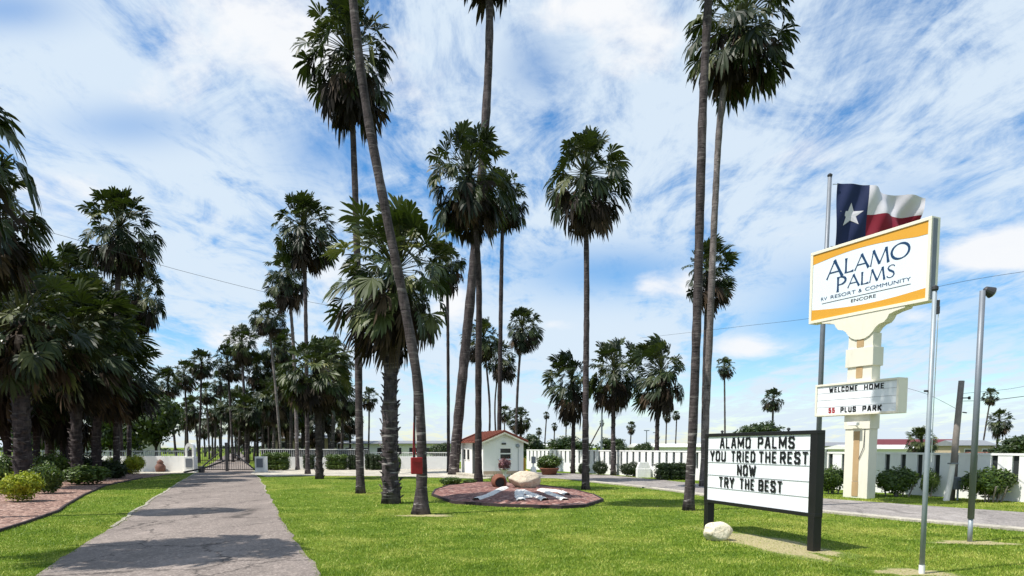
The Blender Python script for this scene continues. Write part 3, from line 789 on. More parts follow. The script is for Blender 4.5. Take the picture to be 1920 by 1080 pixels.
# --- the avenue beyond the gate
GA = 'avenue palms beyond the gate'
AV = [
    (372, 378, 678, 21, 74, 'tallest slim palm on the near side of the avenue, small round crown'),
    (352, 345, 698, 20, 80, 'slim palm a little shorter, beside the tallest of the avenue'),
    (330, 314, 716, 23, 70, 'palm with dark crown just above the leafy green tree'),
    (300, 292, 752, 20, 76, 'low palm crown half sunk in the leafy green tree'),
    (462, 452, 640, 27, 72, 'tall palm with broad crown on the far side of the avenue'),
    (436, 426, 676, 25, 78, 'palm with rounded crown just below the broad one of the avenue'),
    (414, 413, 714, 18, 92, 'small dark tufted palm over the gate, between the two avenue rows'),
    (482, 480, 690, 24, 76, 'palm with brown fringed crown beside the broad avenue crown'),
    (392, 386, 735, 17, 95, 'short dark crown palm deep down the avenue, over the gate hinge'),
    (372, 362, 762, 19, 90, 'palm of the avenue with crown just above the gate pier'),
    (402, 404, 768, 19, 110, 'distant low palm seen through the middle of the gate'),
    (426, 432, 758, 25, 80, 'bushy short palm over the middle of the gate'),
    (446, 452, 752, 24, 86, 'brown skirted short palm behind the gate braces'),
    (464, 468, 770, 27, 72, 'shaded palm standing over the gate end post'),
    (492, 492, 752, 27, 76, 'light green short palm above the rail end by the gate'),
    (512, 515, 742, 32, 68, 'bushy palm with pale fronds above the round clipped shrub'),
    (545, 545, 712, 32, 64, 'palm with yellowing fronds behind the thin pale trunk'),
    (540, 538, 776, 28, 72, 'brown skirted low palm behind the round clipped shrub'),
    (622, 628, 668, 34, 66, 'palm with shaded crown behind the low broad palm'),
    (640, 642, 740, 30, 70, 'low palm with hanging fronds beside the ringed slim trunk'),
    (656, 655, 778, 22, 80, 'small low palm half hidden by the ringed slim trunk'),
    (384, 380, 800, 15, 120, 'tiny far palm at the end of the drive seen through the gate bars'),
    (346, 348, 775, 18, 96, 'dark low palm behind the wall beside the gate pier'),
    (618, 612, 770, 26, 78, 'dark low palm behind the low broad palm trunk'),
    (566, 566, 770, 26, 80, 'low palm with dark skirt between two thin trunks by the drive'),
    (440, 442, 790, 20, 100, 'squat far palm between the gate centre post and its end'),
    (458, 456, 806, 18, 115, 'squat far palm low behind the gate end, darkest of the avenue'),
    (476, 478, 800, 22, 90, 'squat dark palm right over the square gate pier'),
    (505, 505, 790, 24, 84, 'squat dark palm above the round clipped shrub'),
    (524, 520, 770, 24, 92, 'shaded mid height palm between gate rail and thin pale trunk'),
    (555, 552, 745, 26, 84, 'shaded mid height palm touching the thin pale leaning trunk'),
    (586, 582, 790, 24, 88, 'squat shaded palm behind the low dark palm trunk'),
    (412, 410, 800, 15, 125, 'tiny far palm beside the gate centre post'),
    (398, 396, 786, 16, 112, 'tiny far palm just inside the hinge side gate leaf'),
    (504, 502, 690, 24, 78, 'tall thin palm with small crown next to the brown fringed one'),
    (522, 522, 655, 24, 74, 'tall thin palm with dark crown under the sparse brown tinged one'),
    (605, 606, 730, 26, 76, 'shaded palm peeping over the low broad palm crown'),
    (634, 634, 800, 22, 86, 'squat shaded palm above the clipped shrub by the wall'),
    (536, 534, 640, 22, 80, 'thin palm with small dark crown halfway down the pale leaning stem'),
    (690, 692, 742, 14, 72, 'narrow palm leaning behind the ringed slim trunk'),
]
for (bx, cx, cy, r_, d_, lab) in AV:
    palm(lab, [(bx, 860), ((bx + cx) / 2 + 1, (850 + cy) / 2), (cx, cy)], max(3.4, r_ * 0.20), max(3.0, r_ * 0.16), r_ * 1.3, 'small' if r_ < 22 else random.choice(['full', 'small', 'stiff']), d=d_, group=GA, seg=8, bark_=random.choice(['bark_grey', 'bark_dark', 'bark_dark']))

# --- far palms over the fence
GF = 'far palms over the white fence'
FAR = [
    (1360, 1358, 686, 17, 110, 'thin far palm with compact crown above the letter board'),
    (1447, 1450, 748, 21, 95, 'far palm with wide crown between the letter board and the flagpole'),
    (1840, 1858, 741, 14, 100, 'slender leaning far palm behind the wooden utility pole'),
    (1868, 1874, 786, 21, 80, 'round crowned short palm near the floodlight pole'),
    (1181, 1184, 799, 10, 130, 'little far palm between two of the wind blown palms'),
    (1266, 1269, 778, 8, 140, 'tiny far palm close to the scarred tall trunk'),
    (1248, 1250, 780, 8, 135, 'tiny far palm half behind the last wind blown palm'),
    (1020, 1025, 778, 7, 150, 'tiny distant palm just past the hut gable, tallest of a small bunch'),
    (1038, 1040, 798, 6, 150, 'tiny distant palm second past the hut, lower than its neighbour'),
    (1060, 1062, 789, 7, 150, 'tiny distant palm beside the first wind blown trunk'),
    (1010, 1011, 808, 7, 120, 'small dark palm touching the hut eave'),
    (1098, 1129, 792, 5, 160, 'tiny thin palm tuft behind the free standing slim trunk'),
    (1730, 1728, 826, 26, 44, 'low feathery young palm behind the fence next to the flagless pole'),
]
for (bx, cx, cy, r_, d_, lab) in FAR:
    palm(lab, [(bx, 856), ((bx + cx) / 2, (850 + cy) / 2), (cx, cy)], max(2.6, r_ * 0.2), max(2.2, r_ * 0.17), r_ * 1.12, 'small' if r_ < 24 else 'bushy', d=d_, group=GF, seg=7)

# ------------------------------------------------------------------ shrubs and broadleaf trees
def leaf_cloud(seed, blobs, n, size, mat, core=0.80, mats_core=None):
    rg = np.random.RandomState(seed)
    V, Fc = [], []
    tot = sum(b[3] * b[4] for b in blobs)
    for (cx, cy, cz, rx, rz_) in blobs:
        m = int(n * rx * rz_ / tot)
        for _ in range(m):
            v = rg.normal(size=3); v /= np.linalg.norm(v)
            k = rg.uniform(0.72, 1.06) ** 0.8 if rg.rand() > 0.10 else rg.uniform(1.0, 1.24)
            k *= 1 + 0.12 * math.sin(v[0] * 5 + seed) * math.sin(v[1] * 5 + 1.3 * seed) * 1.5
            p = np.array([cx + v[0] * rx * k, cy + v[1] * rx * k, cz + v[2] * rz_ * k])
            if p[2] < 0.0: continue
            nn = v + rg.normal(size=3) * 0.7; nn /= np.linalg.norm(nn)
            a = np.cross(nn, rg.normal(size=3)); a /= np.linalg.norm(a); b = np.cross(nn, a)
            s = size * rg.uniform(0.6, 1.25)
            o = len(V)
            V += [p - a * s, p + b * s * 0.42 - a * 0.1 * s, p + a * s, p - b * s * 0.42 - a * 0.1 * s]
            Fc.append((o, o + 1, o + 2, o + 3))
    # darker heart of packed leaves
    for (cx, cy, cz, rx, rz_) in blobs:
        m = int(120)
        for _ in range(m):
            v = rg.normal(size=3); v /= np.linalg.norm(v)
            k = rg.uniform(0.35, 0.7)
            p = np.array([cx + v[0] * rx * k, cy + v[1] * rx * k, max(0.02, cz + v[2] * rz_ * k)])
            a = np.cross(v, rg.normal(size=3)); a /= np.linalg.norm(a); b = np.cross(v, a)
            s = rx * 0.25
            o = len(V)
            V += [p - a * s, p + b * s, p + a * s, p - b * s]
            Fc.append((o, o + 1, o + 2, o + 3))
    return mesh_from('foliage', V, Fc, [mat])
def bush_set(seed, mat, boxy=False):
    rr = random.Random(seed)
    bl = [(0, 0, 0.5, 0.42, 0.46)]
    for i in range(7):
        a = i * 0.9 + rr.uniform(-.2, .2)
        bl.append((0.26 * math.cos(a), 0.26 * math.sin(a), rr.uniform(0.38, 0.66), rr.uniform(0.22, 0.28), rr.uniform(0.24, 0.32)))
    if boxy:
        bl = [(x * 0.62, y * 0.62, z, 0.20, 0.2) for x in (-.5, 0, .5) for y in (-.5, 0, .5) for z in (0.22, 0.5, 0.8)]
    return leaf_cloud(seed, bl, 5200, 0.052, mat)
BUSH = {
    'green': [bush_set(1, 'shrub_green'), bush_set(2, 'shrub_green')],
    'dark': [bush_set(3, 'shrub_dark'), bush_set(4, 'shrub_dark')],
    'yellow': [bush_set(5, 'shrub_yellow'), bush_set(6, 'shrub_yellow')],
    'clipped': [bush_set(7, 'shrub_green', True)],
    'clipdark': [bush_set(8, 'shrub_dark', True)],
}
BC = 0
def bush(label, x0, x1, ytop, ybase, kind, d=None, group=None, stems=0, lift=0.0, deep=1.0, name='shrub'):
    global BC
    BC += 1
    if d is None: d = depth(ybase)
    k = d / F
    c = Vector((pd((x0 + x1) / 2, HORIZ, d).x, d, 0))
    wd = (x1 - x0) * k; ht = pd(960, ytop, d).z
    root = thing(name, label, 'bush', c, 0, group)
    me = BUSH[kind][BC % len(BUSH[kind])]
    o = link('foliage', me, root)
    o.scale = (wd / 1.0, wd / 1.0 * deep, (ht - lift) / 1.0)
    o.location = (0, 0, lift)
    o.rotation_euler = (0, 0, random.uniform(-0.3, 0.3))
    if stems:
        for i in range(stems):
            mb = MB()
            a = random.uniform(0, 6.28); rr_ = wd * random.uniform(0.05, 0.28)
            p0 = Vector((rr_ * math.cos(a), rr_ * math.sin(a), -0.02)); p1 = Vector((rr_ * 1.5 * math.cos(a), rr_ * 1.5 * math.sin(a), lift + ht * 0.35))
            mb.tube([p0, p0.lerp(p1, 0.5) + Vector((random.uniform(-.04, .04), 0, 0)), p1], [0.03, 0.025, 0.02], 6)
            mb.build('stem', 'pole_wood', root)
    return root
GBL = 'shrubs on the gravel bed'
bush('bright yellow leafed shrub at the front of the gravel bed', 2, 70, 884, 941, 'yellow', group=GBL)
bush('rounded dark green shrub close behind the bright yellow one', 58, 110, 868, 926, 'green', group=GBL)
bush('wide low green shrub by the gravel edge near the drive grass', 114, 202, 872, 909, 'green', group=GBL, deep=0.7)
bush('small green shrub tucked behind the wide low one', 186, 236, 862, 897, 'dark', group=GBL)
bush('yellow green shrub in front of the low white wall', 232, 268, 853, 889, 'yellow', group=GBL)
bush('yellow tipped green shrub between the stocky trunks', 192, 222, 856, 892, 'yellow', d=43, group=GBL)
bush('green shrub behind the thick dark trunk', -14, 32, 852, 920, 'green', d=29, group=GBL)
bush('low green hedge shrub in the shade below the shadowed palm', 66, 130, 848, 905, 'green', d=36, group=GBL, deep=0.7)
bush('dark shrub below the stocky rough trunk', 140, 190, 850, 900, 'dark', d=38, group=GBL)
bush('green shrub at the picture edge by the gravel', -60, 4, 868, 930, 'green', d=25, group=GBL)
GBC = 'clipped shrubs along the concrete apron'
bush('round clipped green shrub next to the gate wall', 496, 540, 848, 882, 'clipped', group=GBC, deep=0.9)
bush('clipped shrub half behind the low dark palm trunk', 613, 650, 852, 881, 'clipped', group=GBC)
bush('clipped shrub just past the low dark palm', 653, 668, 853, 881, 'clipdark', group=GBC)
bush('dark clipped shrub half hidden by the ringed slim trunk', 684, 702, 851, 881, 'clipdark', group=GBC)
bush('dark clipped shrub between ringed slim trunk and stout rough trunk', 694, 718, 853, 882, 'clipdark', d=51, group=GBC)
bush('clipped shrub half hidden behind dark double trunks by the drive', 570, 592, 852, 880, 'clipdark', group=GBC)
bush('grassy light green shrub showing past the stout rough trunk', 738, 752, 855, 885, 'green', d=44, group=GBC)
GBR = 'shrubs in front of the white fence'
bush('dense shrub just past the black letter board, before the fence', 1536, 1590, 874, 931, 'green', d=25.2, group=GBR, stems=4, lift=0.05, deep=0.6)
bush('widest dense shrub beside the cream pylon sign', 1648, 1722, 876, 934, 'green', d=23.8, group=GBR, stems=6, lift=0.08, deep=0.55)
bush('dense shrub behind the flagless pole, next to the pole stub', 1730, 1764, 880, 936, 'green', d=23.6, group=GBR, stems=4, lift=0.08, deep=0.6)
bush('rounded shrub on bare stems past the floodlight pole', 1804, 1912, 876, 942, 'green', d=21.6, group=GBR, stems=8, lift=0.12, deep=0.55)
bush('long dark shrub beside the scarred tall trunk', 1230, 1292, 868, 899, 'clipdark', d=36, group=GBR, deep=0.5)
bush('dark shrub between the middle and last wind blown palms', 1162, 1212, 866, 893, 'dark', d=40, group=GBR, deep=0.5)
bush('dark shrub beside the free standing slim trunk', 1112, 1140, 864, 890, 'dark', d=42, group=GBR)
bush('small dark shrub by the first wind blown trunk', 1084, 1106, 866, 889, 'dark', d=42.5, group=GBR)
bush('light green shrub in a planter near the hut', 1008, 1052, 852, 884, 'green', d=43, group=GBR, lift=0.2)
bush('low green tuft at the foot of the leaning smooth palm', 824, 866, 894, 914, 'green', d=30.5, group='small tufts at the bed rim')
bush('small green tuft beside the dark bed palm', 868, 892, 898, 912, 'green', d=31.5, group='small tufts at the bed rim')

def tree_set(seed, mat):
    rr = random.Random(seed)
    bl = []
    for i in range(16):
        a = rr.uniform(0, 6.28); q = rr.uniform(0.0, 0.62)
        z = rr.uniform(0.34, 0.80)
        bl.append((q * math.cos(a) * 0.62, q * math.sin(a) * 0.62, z, rr.uniform(0.16, 0.26), rr.uniform(0.13, 0.2)))
    return leaf_cloud(seed, bl, 3200, 0.04, mat)
TREE = [tree_set(91, 'tree_green'), tree_set(92, 'tree_green'), tree_set(93, 'tree_green')]
TC = 0
def tree(label, x0, x1, ytop, d, group, deep=1.0):
    global TC
    TC += 1
    k = d / F
    c = Vector((pd((x0 + x1) / 2, HORIZ, d).x, d, 0))
    wd = (x1 - x0) * k; ht = pd(960, ytop, d).z
    root = thing('broadleaf_tree', label, 'tree', c, 0, group)
    mb = MB()
    mb.tube([(0, 0, -0.05), (0.03, 0, ht * 0.25), (0.0, 0.05, ht * 0.6)], [0.14, 0.11, 0.06], 8)
    for i in range(5):
        a = i * 1.3
        mb.tube([(0.02, 0, ht * 0.25), (wd * 0.12 * math.cos(a), wd * 0.12 * math.sin(a), ht * 0.45), (wd * 0.25 * math.cos(a), wd * 0.25 * math.sin(a), ht * 0.62)], [0.07, 0.05, 0.03], 6)
    mb.build('trunk', 'bark_dark', root, smooth=True)
    o = link('crown', TREE[TC % 3], root)
    o.scale = (wd * 1.05, wd * 1.05 * deep, ht * 1.02)
    o.rotation_euler = (0, 0, random.uniform(0, 6.28))
    return root
GT = 'leafy trees behind the walls'
tree('large leafy dark green tree behind the low white wall by the gate', 232, 352, 735, 58, GT)
tree('leafy tree in shade deeper behind the dense palm cluster', 150, 262, 742, 62, GT)
tree('dark leafy tree filling the shade behind the thick palm trunks', 20, 160, 745, 64, GT)
tree('domed green tree top showing over the black letter board', 1360, 1462, 790, 62, GT)
tree('dark rounded tree behind the first wind blown palm', 1020, 1100, 816, 80, GT)
tree('dark rounded tree behind the middle wind blown palm', 1126, 1178, 818, 80, GT)
tree('small light green tree top above the fence, between two wind blown palms', 1186, 1226, 829, 66, GT)
tree('dark green tree close behind the hut gable', 962, 1022, 812, 70, GT)
tree('dark leafy tree over the fence end past the floodlight pole', 1850, 1960, 812, 46, GT)
tree('scraggly small tree beside the red box and bending trunk', 800, 846, 830, 56, GT)
# distant wooded skyline: reads as one low mass
def skyline(name, x0, x1, d, hmax, n, seed):
    rg = np.random.RandomState(seed)
    V, Fc = [], []
    for _ in range(n):
        t = rg.rand()
        x = x0 + (x1 - x0) * t
        env = hmax * (0.45 + 0.35 * math.sin(t * 37 + seed) * math.sin(t * 11) + 0.2 * math.sin(t * 91))
        z = rg.rand() ** 0.7 * max(0.6, env)
        y = d + rg.uniform(-3, 3)
        nn = rg.normal(size=3) + np.array([0, -0.8, 0.5]); nn /= np.linalg.norm(nn)
        a = np.cross(nn, rg.normal(size=3)); a /= np.linalg.norm(a); b = np.cross(nn, a)
        s = rg.uniform(0.25, 0.6)
        p = np.array([x, y, z]); o = len(V)
        V += [p - a * s, p + b * s * 0.6, p + a * s, p - b * s * 0.6]; Fc.append((o, o + 1, o + 2, o + 3))
    o = link(name, mesh_from(name, V, Fc, ['tree_green']))
    tag(o, 'low dark line of distant trees along the skyline', 'trees', kind='stuff')
skyline('treeline', -190, 230, 170, 3.2, 9000, 4)

# ------------------------------------------------------------------ lettering
def text_mesh(s, x0, x1, z0, z1, y, offset=0.0, thick=0.004):
    """writing fitted into x0..x1, z0..z1, standing on plane y facing -y"""
    cu = bpy.data.curves.new('txt', 'FONT')
    cu.body = s; cu.size = 1.0; cu.offset = offset; cu.extrude = 0.0; cu.resolution_u = 4
    ob = bpy.data.objects.new('txt', cu); COL.objects.link(ob)
    bpy.context.view_layer.update()
    dg = bpy.context.evaluated_depsgraph_get()
    me = bpy.data.meshes.new_from_object(ob.evaluated_get(dg))
    bpy.data.objects.remove(ob); bpy.data.curves.remove(cu)
    n = len(me.vertices)
    co = np.zeros(n * 3); me.vertices.foreach_get('co', co); co = co.reshape(-1, 3)
    lo, hi = co.min(0), co.max(0)
    X = x0 + (co[:, 0] - lo[0]) / (hi[0] - lo[0]) * (x1 - x0)
    Z = z0 + (co[:, 1] - lo[1]) / (hi[1] - lo[1]) * (z1 - z0)
    vs = np.stack([X, np.full(n, y), Z], 1)
    fs = [tuple(p.vertices) for p in me.polygons]
    bpy.data.meshes.remove(me)
    return vs, fs
def writing(parent, rows, y, mat, name='lettering', offset=0.0, label=None):
    for (s, x0, x1, z0, z1) in rows:
        vs, fs = text_mesh(s, x0, x1, z0, z1, y, offset)
        MB().add([tuple(v) for v in vs], fs).build(name, mat, parent, fixn=False)

# block capitals for the changeable letters: straight strokes in a unit box
BF = {
    'A': [[(0, 0), (.36, 1), (.64, 1), (1, 0)], [(.16, .32), (.84, .32)]], 'L': [[(0, 1), (0, 0), (1, 0)]],
    'M': [[(0, 0), (0, 1)], [(0, 1), (.5, .25), (1, 1)], [(1, 1), (1, 0)]], 'O': [[(0, .16), (0, .84), (.22, 1), (.78, 1), (1, .84), (1, .16), (.78, 0), (.22, 0), (0, .16)]],
    'P': [[(0, 0), (0, 1), (.75, 1), (1, .86), (1, .62), (.75, .46), (0, .46)]], 'S': [[(1, .86), (.8, 1), (.2, 1), (0, .86), (0, .68), (.2, .54), (.8, .46), (1, .32), (1, .14), (.8, 0), (.2, 0), (0, .14)]],
    'Y': [[(0, 1), (.5, .46), (1, 1)], [(.5, .46), (.5, 0)]], 'U': [[(0, 1), (0, .16), (.22, 0), (.78, 0), (1, .16), (1, 1)]], 'T': [[(0, 1), (1, 1)], [(.5, 1), (.5, 0)]],
    'R': [[(0, 0), (0, 1), (.75, 1), (1, .86), (1, .64), (.75, .5), (0, .5)], [(.5, .5), (1, 0)]], 'I': [[(.5, 0), (.5, 1)]], 'E': [[(1, 1), (0, 1), (0, 0), (1, 0)], [(0, .5), (.85, .5)]],
    'D': [[(0, 0), (0, 1), (.7, 1), (1, .8), (1, .2), (.7, 0), (0, 0)]], 'H': [[(0, 0), (0, 1)], [(1, 0), (1, 1)], [(0, .5), (1, .5)]], 'N': [[(0, 0), (0, 1)], [(0, 1), (1, 0)], [(1, 0), (1, 1)]],
    'W': [[(0, 1), (.25, 0), (.5, .75), (.75, 0), (1, 1)]], 'B': [[(0, 0), (0, 1), (.75, 1), (1, .87), (1, .64), (.8, .52), (0, .52)], [(.8, .52), (1, .38), (1, .13), (.75, 0), (0, 0)]],
    'C': [[(1, .8), (.78, 1), (.22, 1), (0, .84), (0, .16), (.22, 0), (.78, 0), (1, .2)]], 'K': [[(0, 0), (0, 1)], [(1, 1), (0, .42)], [(.3, .58), (1, 0)]],
    '5': [[(1, 1), (0, 1), (0, .55), (.75, .6), (1, .46), (1, .16), (.78, 0), (.2, 0), (0, .16)]],
}
BWID = {'M': 1.3, 'W': 1.4, 'I': 0.32, 'L': 0.85, 'E': 0.88, '5': 0.9}
def block_writing(parent, rows, y, mat, name='lettering', bold=0.185):
    for (txt, x0, x1, z0, z1) in rows:
        mb = MB()
        h = z1 - z0; sw = h * bold
        gap = 0.30
        tot = sum(BWID.get(c, 1.0) for c in txt) + gap * (len(txt) - 1)
        ux = (x1 - x0) / tot
        x = x0
        for c in txt:
            wd = BWID.get(c, 1.0) * ux
            swx = min(sw, ux * 0.42)
            for line in BF[c]:
                P = [Vector((x + swx / 2 + p[0] * (wd - swx), z0 + sw / 2 + p[1] * (h - sw))) for p in line]
                for a, b_ in zip(P, P[1:]):
                    t = (b_ - a).normalized()
                    hw = (swx * abs(t.y) + sw * 0.85 * abs(t.x)) / 2
                    q = Vector((-t.y, t.x)) * hw; e = t * hw * 0.7
                    mb.add([((a - e + q).x, y, (a - e + q).y), ((b_ + e + q).x, y, (b_ + e + q).y), ((b_ + e - q).x, y, (b_ + e - q).y), ((a - e - q).x, y, (a - e - q).y)], [(0, 3, 2, 1)])
                    y -= 0.00005
            x += wd + gap * ux
        mb.build(name, mat, parent, fixn=False)

# ------------------------------------------------------------------ black letter board
pl, pr = gp(1327, 992), gp(1528, 1034)
u = (pr - pl); BW = u.length; bz = math.atan2(u.y, u.x)
board = thing('letter_board_sign', 'black framed white letter board on two black posts with a slogan, by the drive', 'sign', pl, bz)
zb, zt = 0.56, 1.97
f = MB()
f.box(-0.06, BW + 0.06, -0.075, 0.075, zt - 0.065, zt, bev=0.008)
f.box(-0.06, BW + 0.06, -0.075, 0.075, zb, zb + 0.065, bev=0.008)
f.box(-0.06, 0.04, -0.072, 0.072, zb + 0.065, zt - 0.065)
f.box(BW - 0.11, BW + 0.06, -0.072, 0.072, zb + 0.065, zt - 0.065)
f.build('frame', 'black_paint', board)
MB().box(0.04, BW - 0.11, -0.05, 0.05, zb + 0.065, zt - 0.065).build('panel', 'panel_white', board)
for x in (0.035, BW - 0.03):
    MB().box(x - 0.075, x + 0.075, -0.075, 0.075, -0.1, zb, bev=0.006).build('post', 'black_paint', board)
g = MB()
px0, px1 = 0.04, BW - 0.11
pz0, pz1 = zb + 0.065, zt - 0.065
rowh = (pz1 - pz0) / 5
for i in range(1, 5):
    g.box(px0, px1, -0.058, -0.0505, pz0 + rowh * i - 0.006, pz0 + rowh * i + 0.006)
g.build('letter_track', 'groove_grey', board)
def brow(i): return pz1 - rowh * (i + 1) + rowh * 0.07, pz1 - rowh * i - rowh * 0.09
pw = px1 - px0
def bx(t): return px0 + pw * t
rows = []
for (s, t0, t1, i) in (('ALAMO', .14, .47, 0), ('PALMS', .54, .87, 0), ('YOU', .03, .21, 1), ('TRIED', .27, .52, 1), ('THE', .555, .72, 1), ('REST', .75, .985, 1),
                       ('NOW', .34, .53, 2), ('TRY', .14, .31, 3), ('THE', .37, .52, 3), ('BEST', .56, .78, 3)):
    z0, z1 = brow(i)
    rows.append((s, bx(t0), bx(t1), z0, z1))
block_writing(board, rows, -0.0595, 'letter_black')
nb = MB()
for x in (0.45, BW - 0.75):
    nb.lathe([(0.018, 0), (0.018, 0.02), (0.03, 0.02), (0.03, 0.045), (0.012, 0.06)], 8, (x, 0, zt))
nb.build('bolt', 'dark_metal', board)
SOILS.append(soil((1440, 1019), 1.9, 0.48, 5, bz))

rock = MB()
def boulder(name, label, c, sx, sy, sz, mat, seed, sink=0.2):
    bm = bmesh.new(); bmesh.ops.create_icosphere(bm, subdivisions=4, radius=1.0)
    rg = random.Random(seed)
    dirs = [(Vector((rg.gauss(0, 1), rg.gauss(0, 1), rg.gauss(0, 1))).normalized(), rg.uniform(0.68, 0.95)) for _ in range(14)]
    from mathutils import noise as mn
    for v in bm.verts:
        p = v.co.copy()
        k = 1.0
        for dr, cut in dirs:
            q = p.dot(dr)
            if q > cut: k = min(k, 1 - (q - cut) * 0.8)
        k *= 1 + 0.06 * mn.noise(p * 2.3 + Vector((seed, 0, 0))) + 0.03 * mn.noise(p * 7)
        v.co = Vector((p.x * sx * k, p.y * sy * k, p.z * sz * k + sz * (1 - sink)))
    me = bpy.data.meshes.new(name); bm.to_mesh(me); bm.free()
    me.materials.append(MATS[mat])
    me.polygons.foreach_set('use_smooth', [True] * len(me.polygons))
    o = link(name, me, None, c)
    return tag(o, label, 'rock')
boulder('boulder', 'rounded pale boulder on bare soil below the black letter board', gp(1345, 1013), 0.27, 0.24, 0.20, 'rock_pale', 3, 0.25)

# ------------------------------------------------------------------ cream pylon sign
A = pd(1534, 550, 25.6); B = pd(1757, 495, 21.6)
uu = Vector((B.x - A.x, B.y - A.y, 0)); SW = uu.length; sz_ = math.atan2(uu.y, uu.x)
base = gp(1610, 933); base.z = 0
# pylon stands below the board: keep its own spot, board centred over it
pyl = thing('pylon_sign', 'tall cream pylon sign with slanted looking blue lettered board above a smaller message board', 'sign', base, sz_)
CW = 0.92
c = MB()
c.box(-CW / 2, CW / 2, -0.2, 0.2, -0.05, 2.30, bev=0.01)
c.box(-CW / 2 - 0.03, CW / 2 + 0.03, -0.23, 0.23, 2.30, 2.76)
c.box(-CW / 2, CW / 2, -0.2, 0.2, 2.76, 4.35)
c.box(-CW / 2 - 0.06, CW / 2 + 0.06, -0.25, 0.25, 4.35, 4.95, bev=0.01)
c.box(-CW / 2, CW / 2, -0.2, 0.2, 4.95, 5.4)
c.build('column', 'cream', pyl)
for (xa, za, zb_) in ((0.12, 0.06, 0.55), (0.11, 0.57, 2.22), (0.12, 3.98, 4.33), (0.13, 4.98, 5.3)):
    MB().box(-xa, xa, -0.216, -0.198, za, zb_).build('tan_inlay', 'tan_strip', pyl)
z0, z1 = pd(1534, 613, 25.6).z, pd(1757, 415, 21.6).z
# curved bracket below the board
half = []
for (x, z) in ((0.0, -.82), (0.18, -.80), (0.34, -.73), (0.46, -.63), (0.56, -.50), (0.68, -.42), (0.86, -.38), (0.96, -.28), (1.02, -.17), (1.22, -.11), (1.54, -.06), (1.56, -.003)):
    half.append((x, z0 + z))
poly = half + [(-x, z) for x, z in reversed(half[1:])]
MB().prism(poly, -0.24, 0.12).build('bracket', 'cream', pyl)
# board
off = Vector((0.12, 0, 0))
bx0, bx1 = -SW / 2 + 0.10, SW / 2 + 0.10
z0, z1 = pd(1534, 613, 25.6).z, pd(1757, 415, 21.6).z
b = MB()
b.box(bx0, bx1, -0.26, 0.14, z0, z0 + 0.10, bev=0.01)
b.box(bx0, bx1, -0.26, 0.14, z1 - 0.10, z1, bev=0.01)
b.box(bx0, bx0 + 0.10, -0.257, 0.137, z0 + 0.10, z1 - 0.10)
b.box(bx1 - 0.10, bx1, -0.257, 0.137, z0 + 0.10, z1 - 0.10)
b.build('board_frame', 'cream_frame', pyl)
MB().box(bx0 + 0.10, bx1 - 0.10, -0.225, 0.02, z0 + 0.10, z1 - 0.10).build('board_face', 'sign_white', pyl)
MB().box(bx1 + 0.002, bx1 + 0.025, -0.20, -0.01, z0 + 0.06, z1 - 0.06).build('end_channel', 'grey_metal', pyl)
IX0, IX1, IZ0, IZ1 = bx0 + 0.10, bx1 - 0.10, z0 + 0.10, z1 - 0.10
band = MB()
nn = 24
vt, vb = [], []
for i in range(nn + 1):
    t = i / nn; x = IX0 + (IX1 - IX0) * t
    th = 0.33 - 0.15 * math.sin(math.pi * min(1, t * 1.1)) + 0.06 * t
    vt += [(x, -0.231, IZ1 - th), (x, -0.231, IZ1)]
    th2 = 0.33 - 0.14 * math.sin(math.pi * min(1, t * 0.95)) + 0.04 * (1 - t)
    vb += [(x, -0.231, IZ0), (x, -0.231, IZ0 + th2)]
qf = [(2 * i, 2 * i + 2, 2 * i + 3, 2 * i + 1) for i in range(nn)]
band.add(vt, qf); band.add(vb, qf)
band.build('swoosh_band', 'ochre', pyl)
# flared capitals drawn as strokes of changing width
def stroke(pts, ws, flat=True):
    """pts in letter box; ws stroke widths measured across"""
    L, Rr = [], []
    n = len(pts)
    for i in range(n):
        a = Vector(pts[max(i - 1, 0)]); b_ = Vector(pts[min(i + 1, n - 1)])
        t = (b_ - a).normalized(); q = Vector((-t.y, t.x))
        L.append(Vector(pts[i]) + q * ws[i] / 2); Rr.append(Vector(pts[i]) - q * ws[i] / 2)
    return L + Rr[::-1], n
def arc(cx, cy, rx, ry, a0, a1, n=16):
    return [(cx + rx * math.cos(R(a0 + (a1 - a0) * i / n)), cy + ry * math.sin(R(a0 + (a1 - a0) * i / n))) for i in range(n + 1)]
def flare(p, q, w_, fl=1.55):
    p, q = Vector(p), Vector(q)
    P = [p.lerp(q, t) for t in (0, .08, .25, .5, .75, .92, 1)]
    return [tuple(x) for x in P], [w_ * fl, w_ * 1.2, w_, w_ * 0.95, w_, w_ * 1.2, w_ * fl]
def ring_ws(n, thin, thick, ph=0.0):
    return [thin + (thick - thin) * abs(math.cos(math.pi * 2 * i / n + ph)) for i in range(n + 1)]
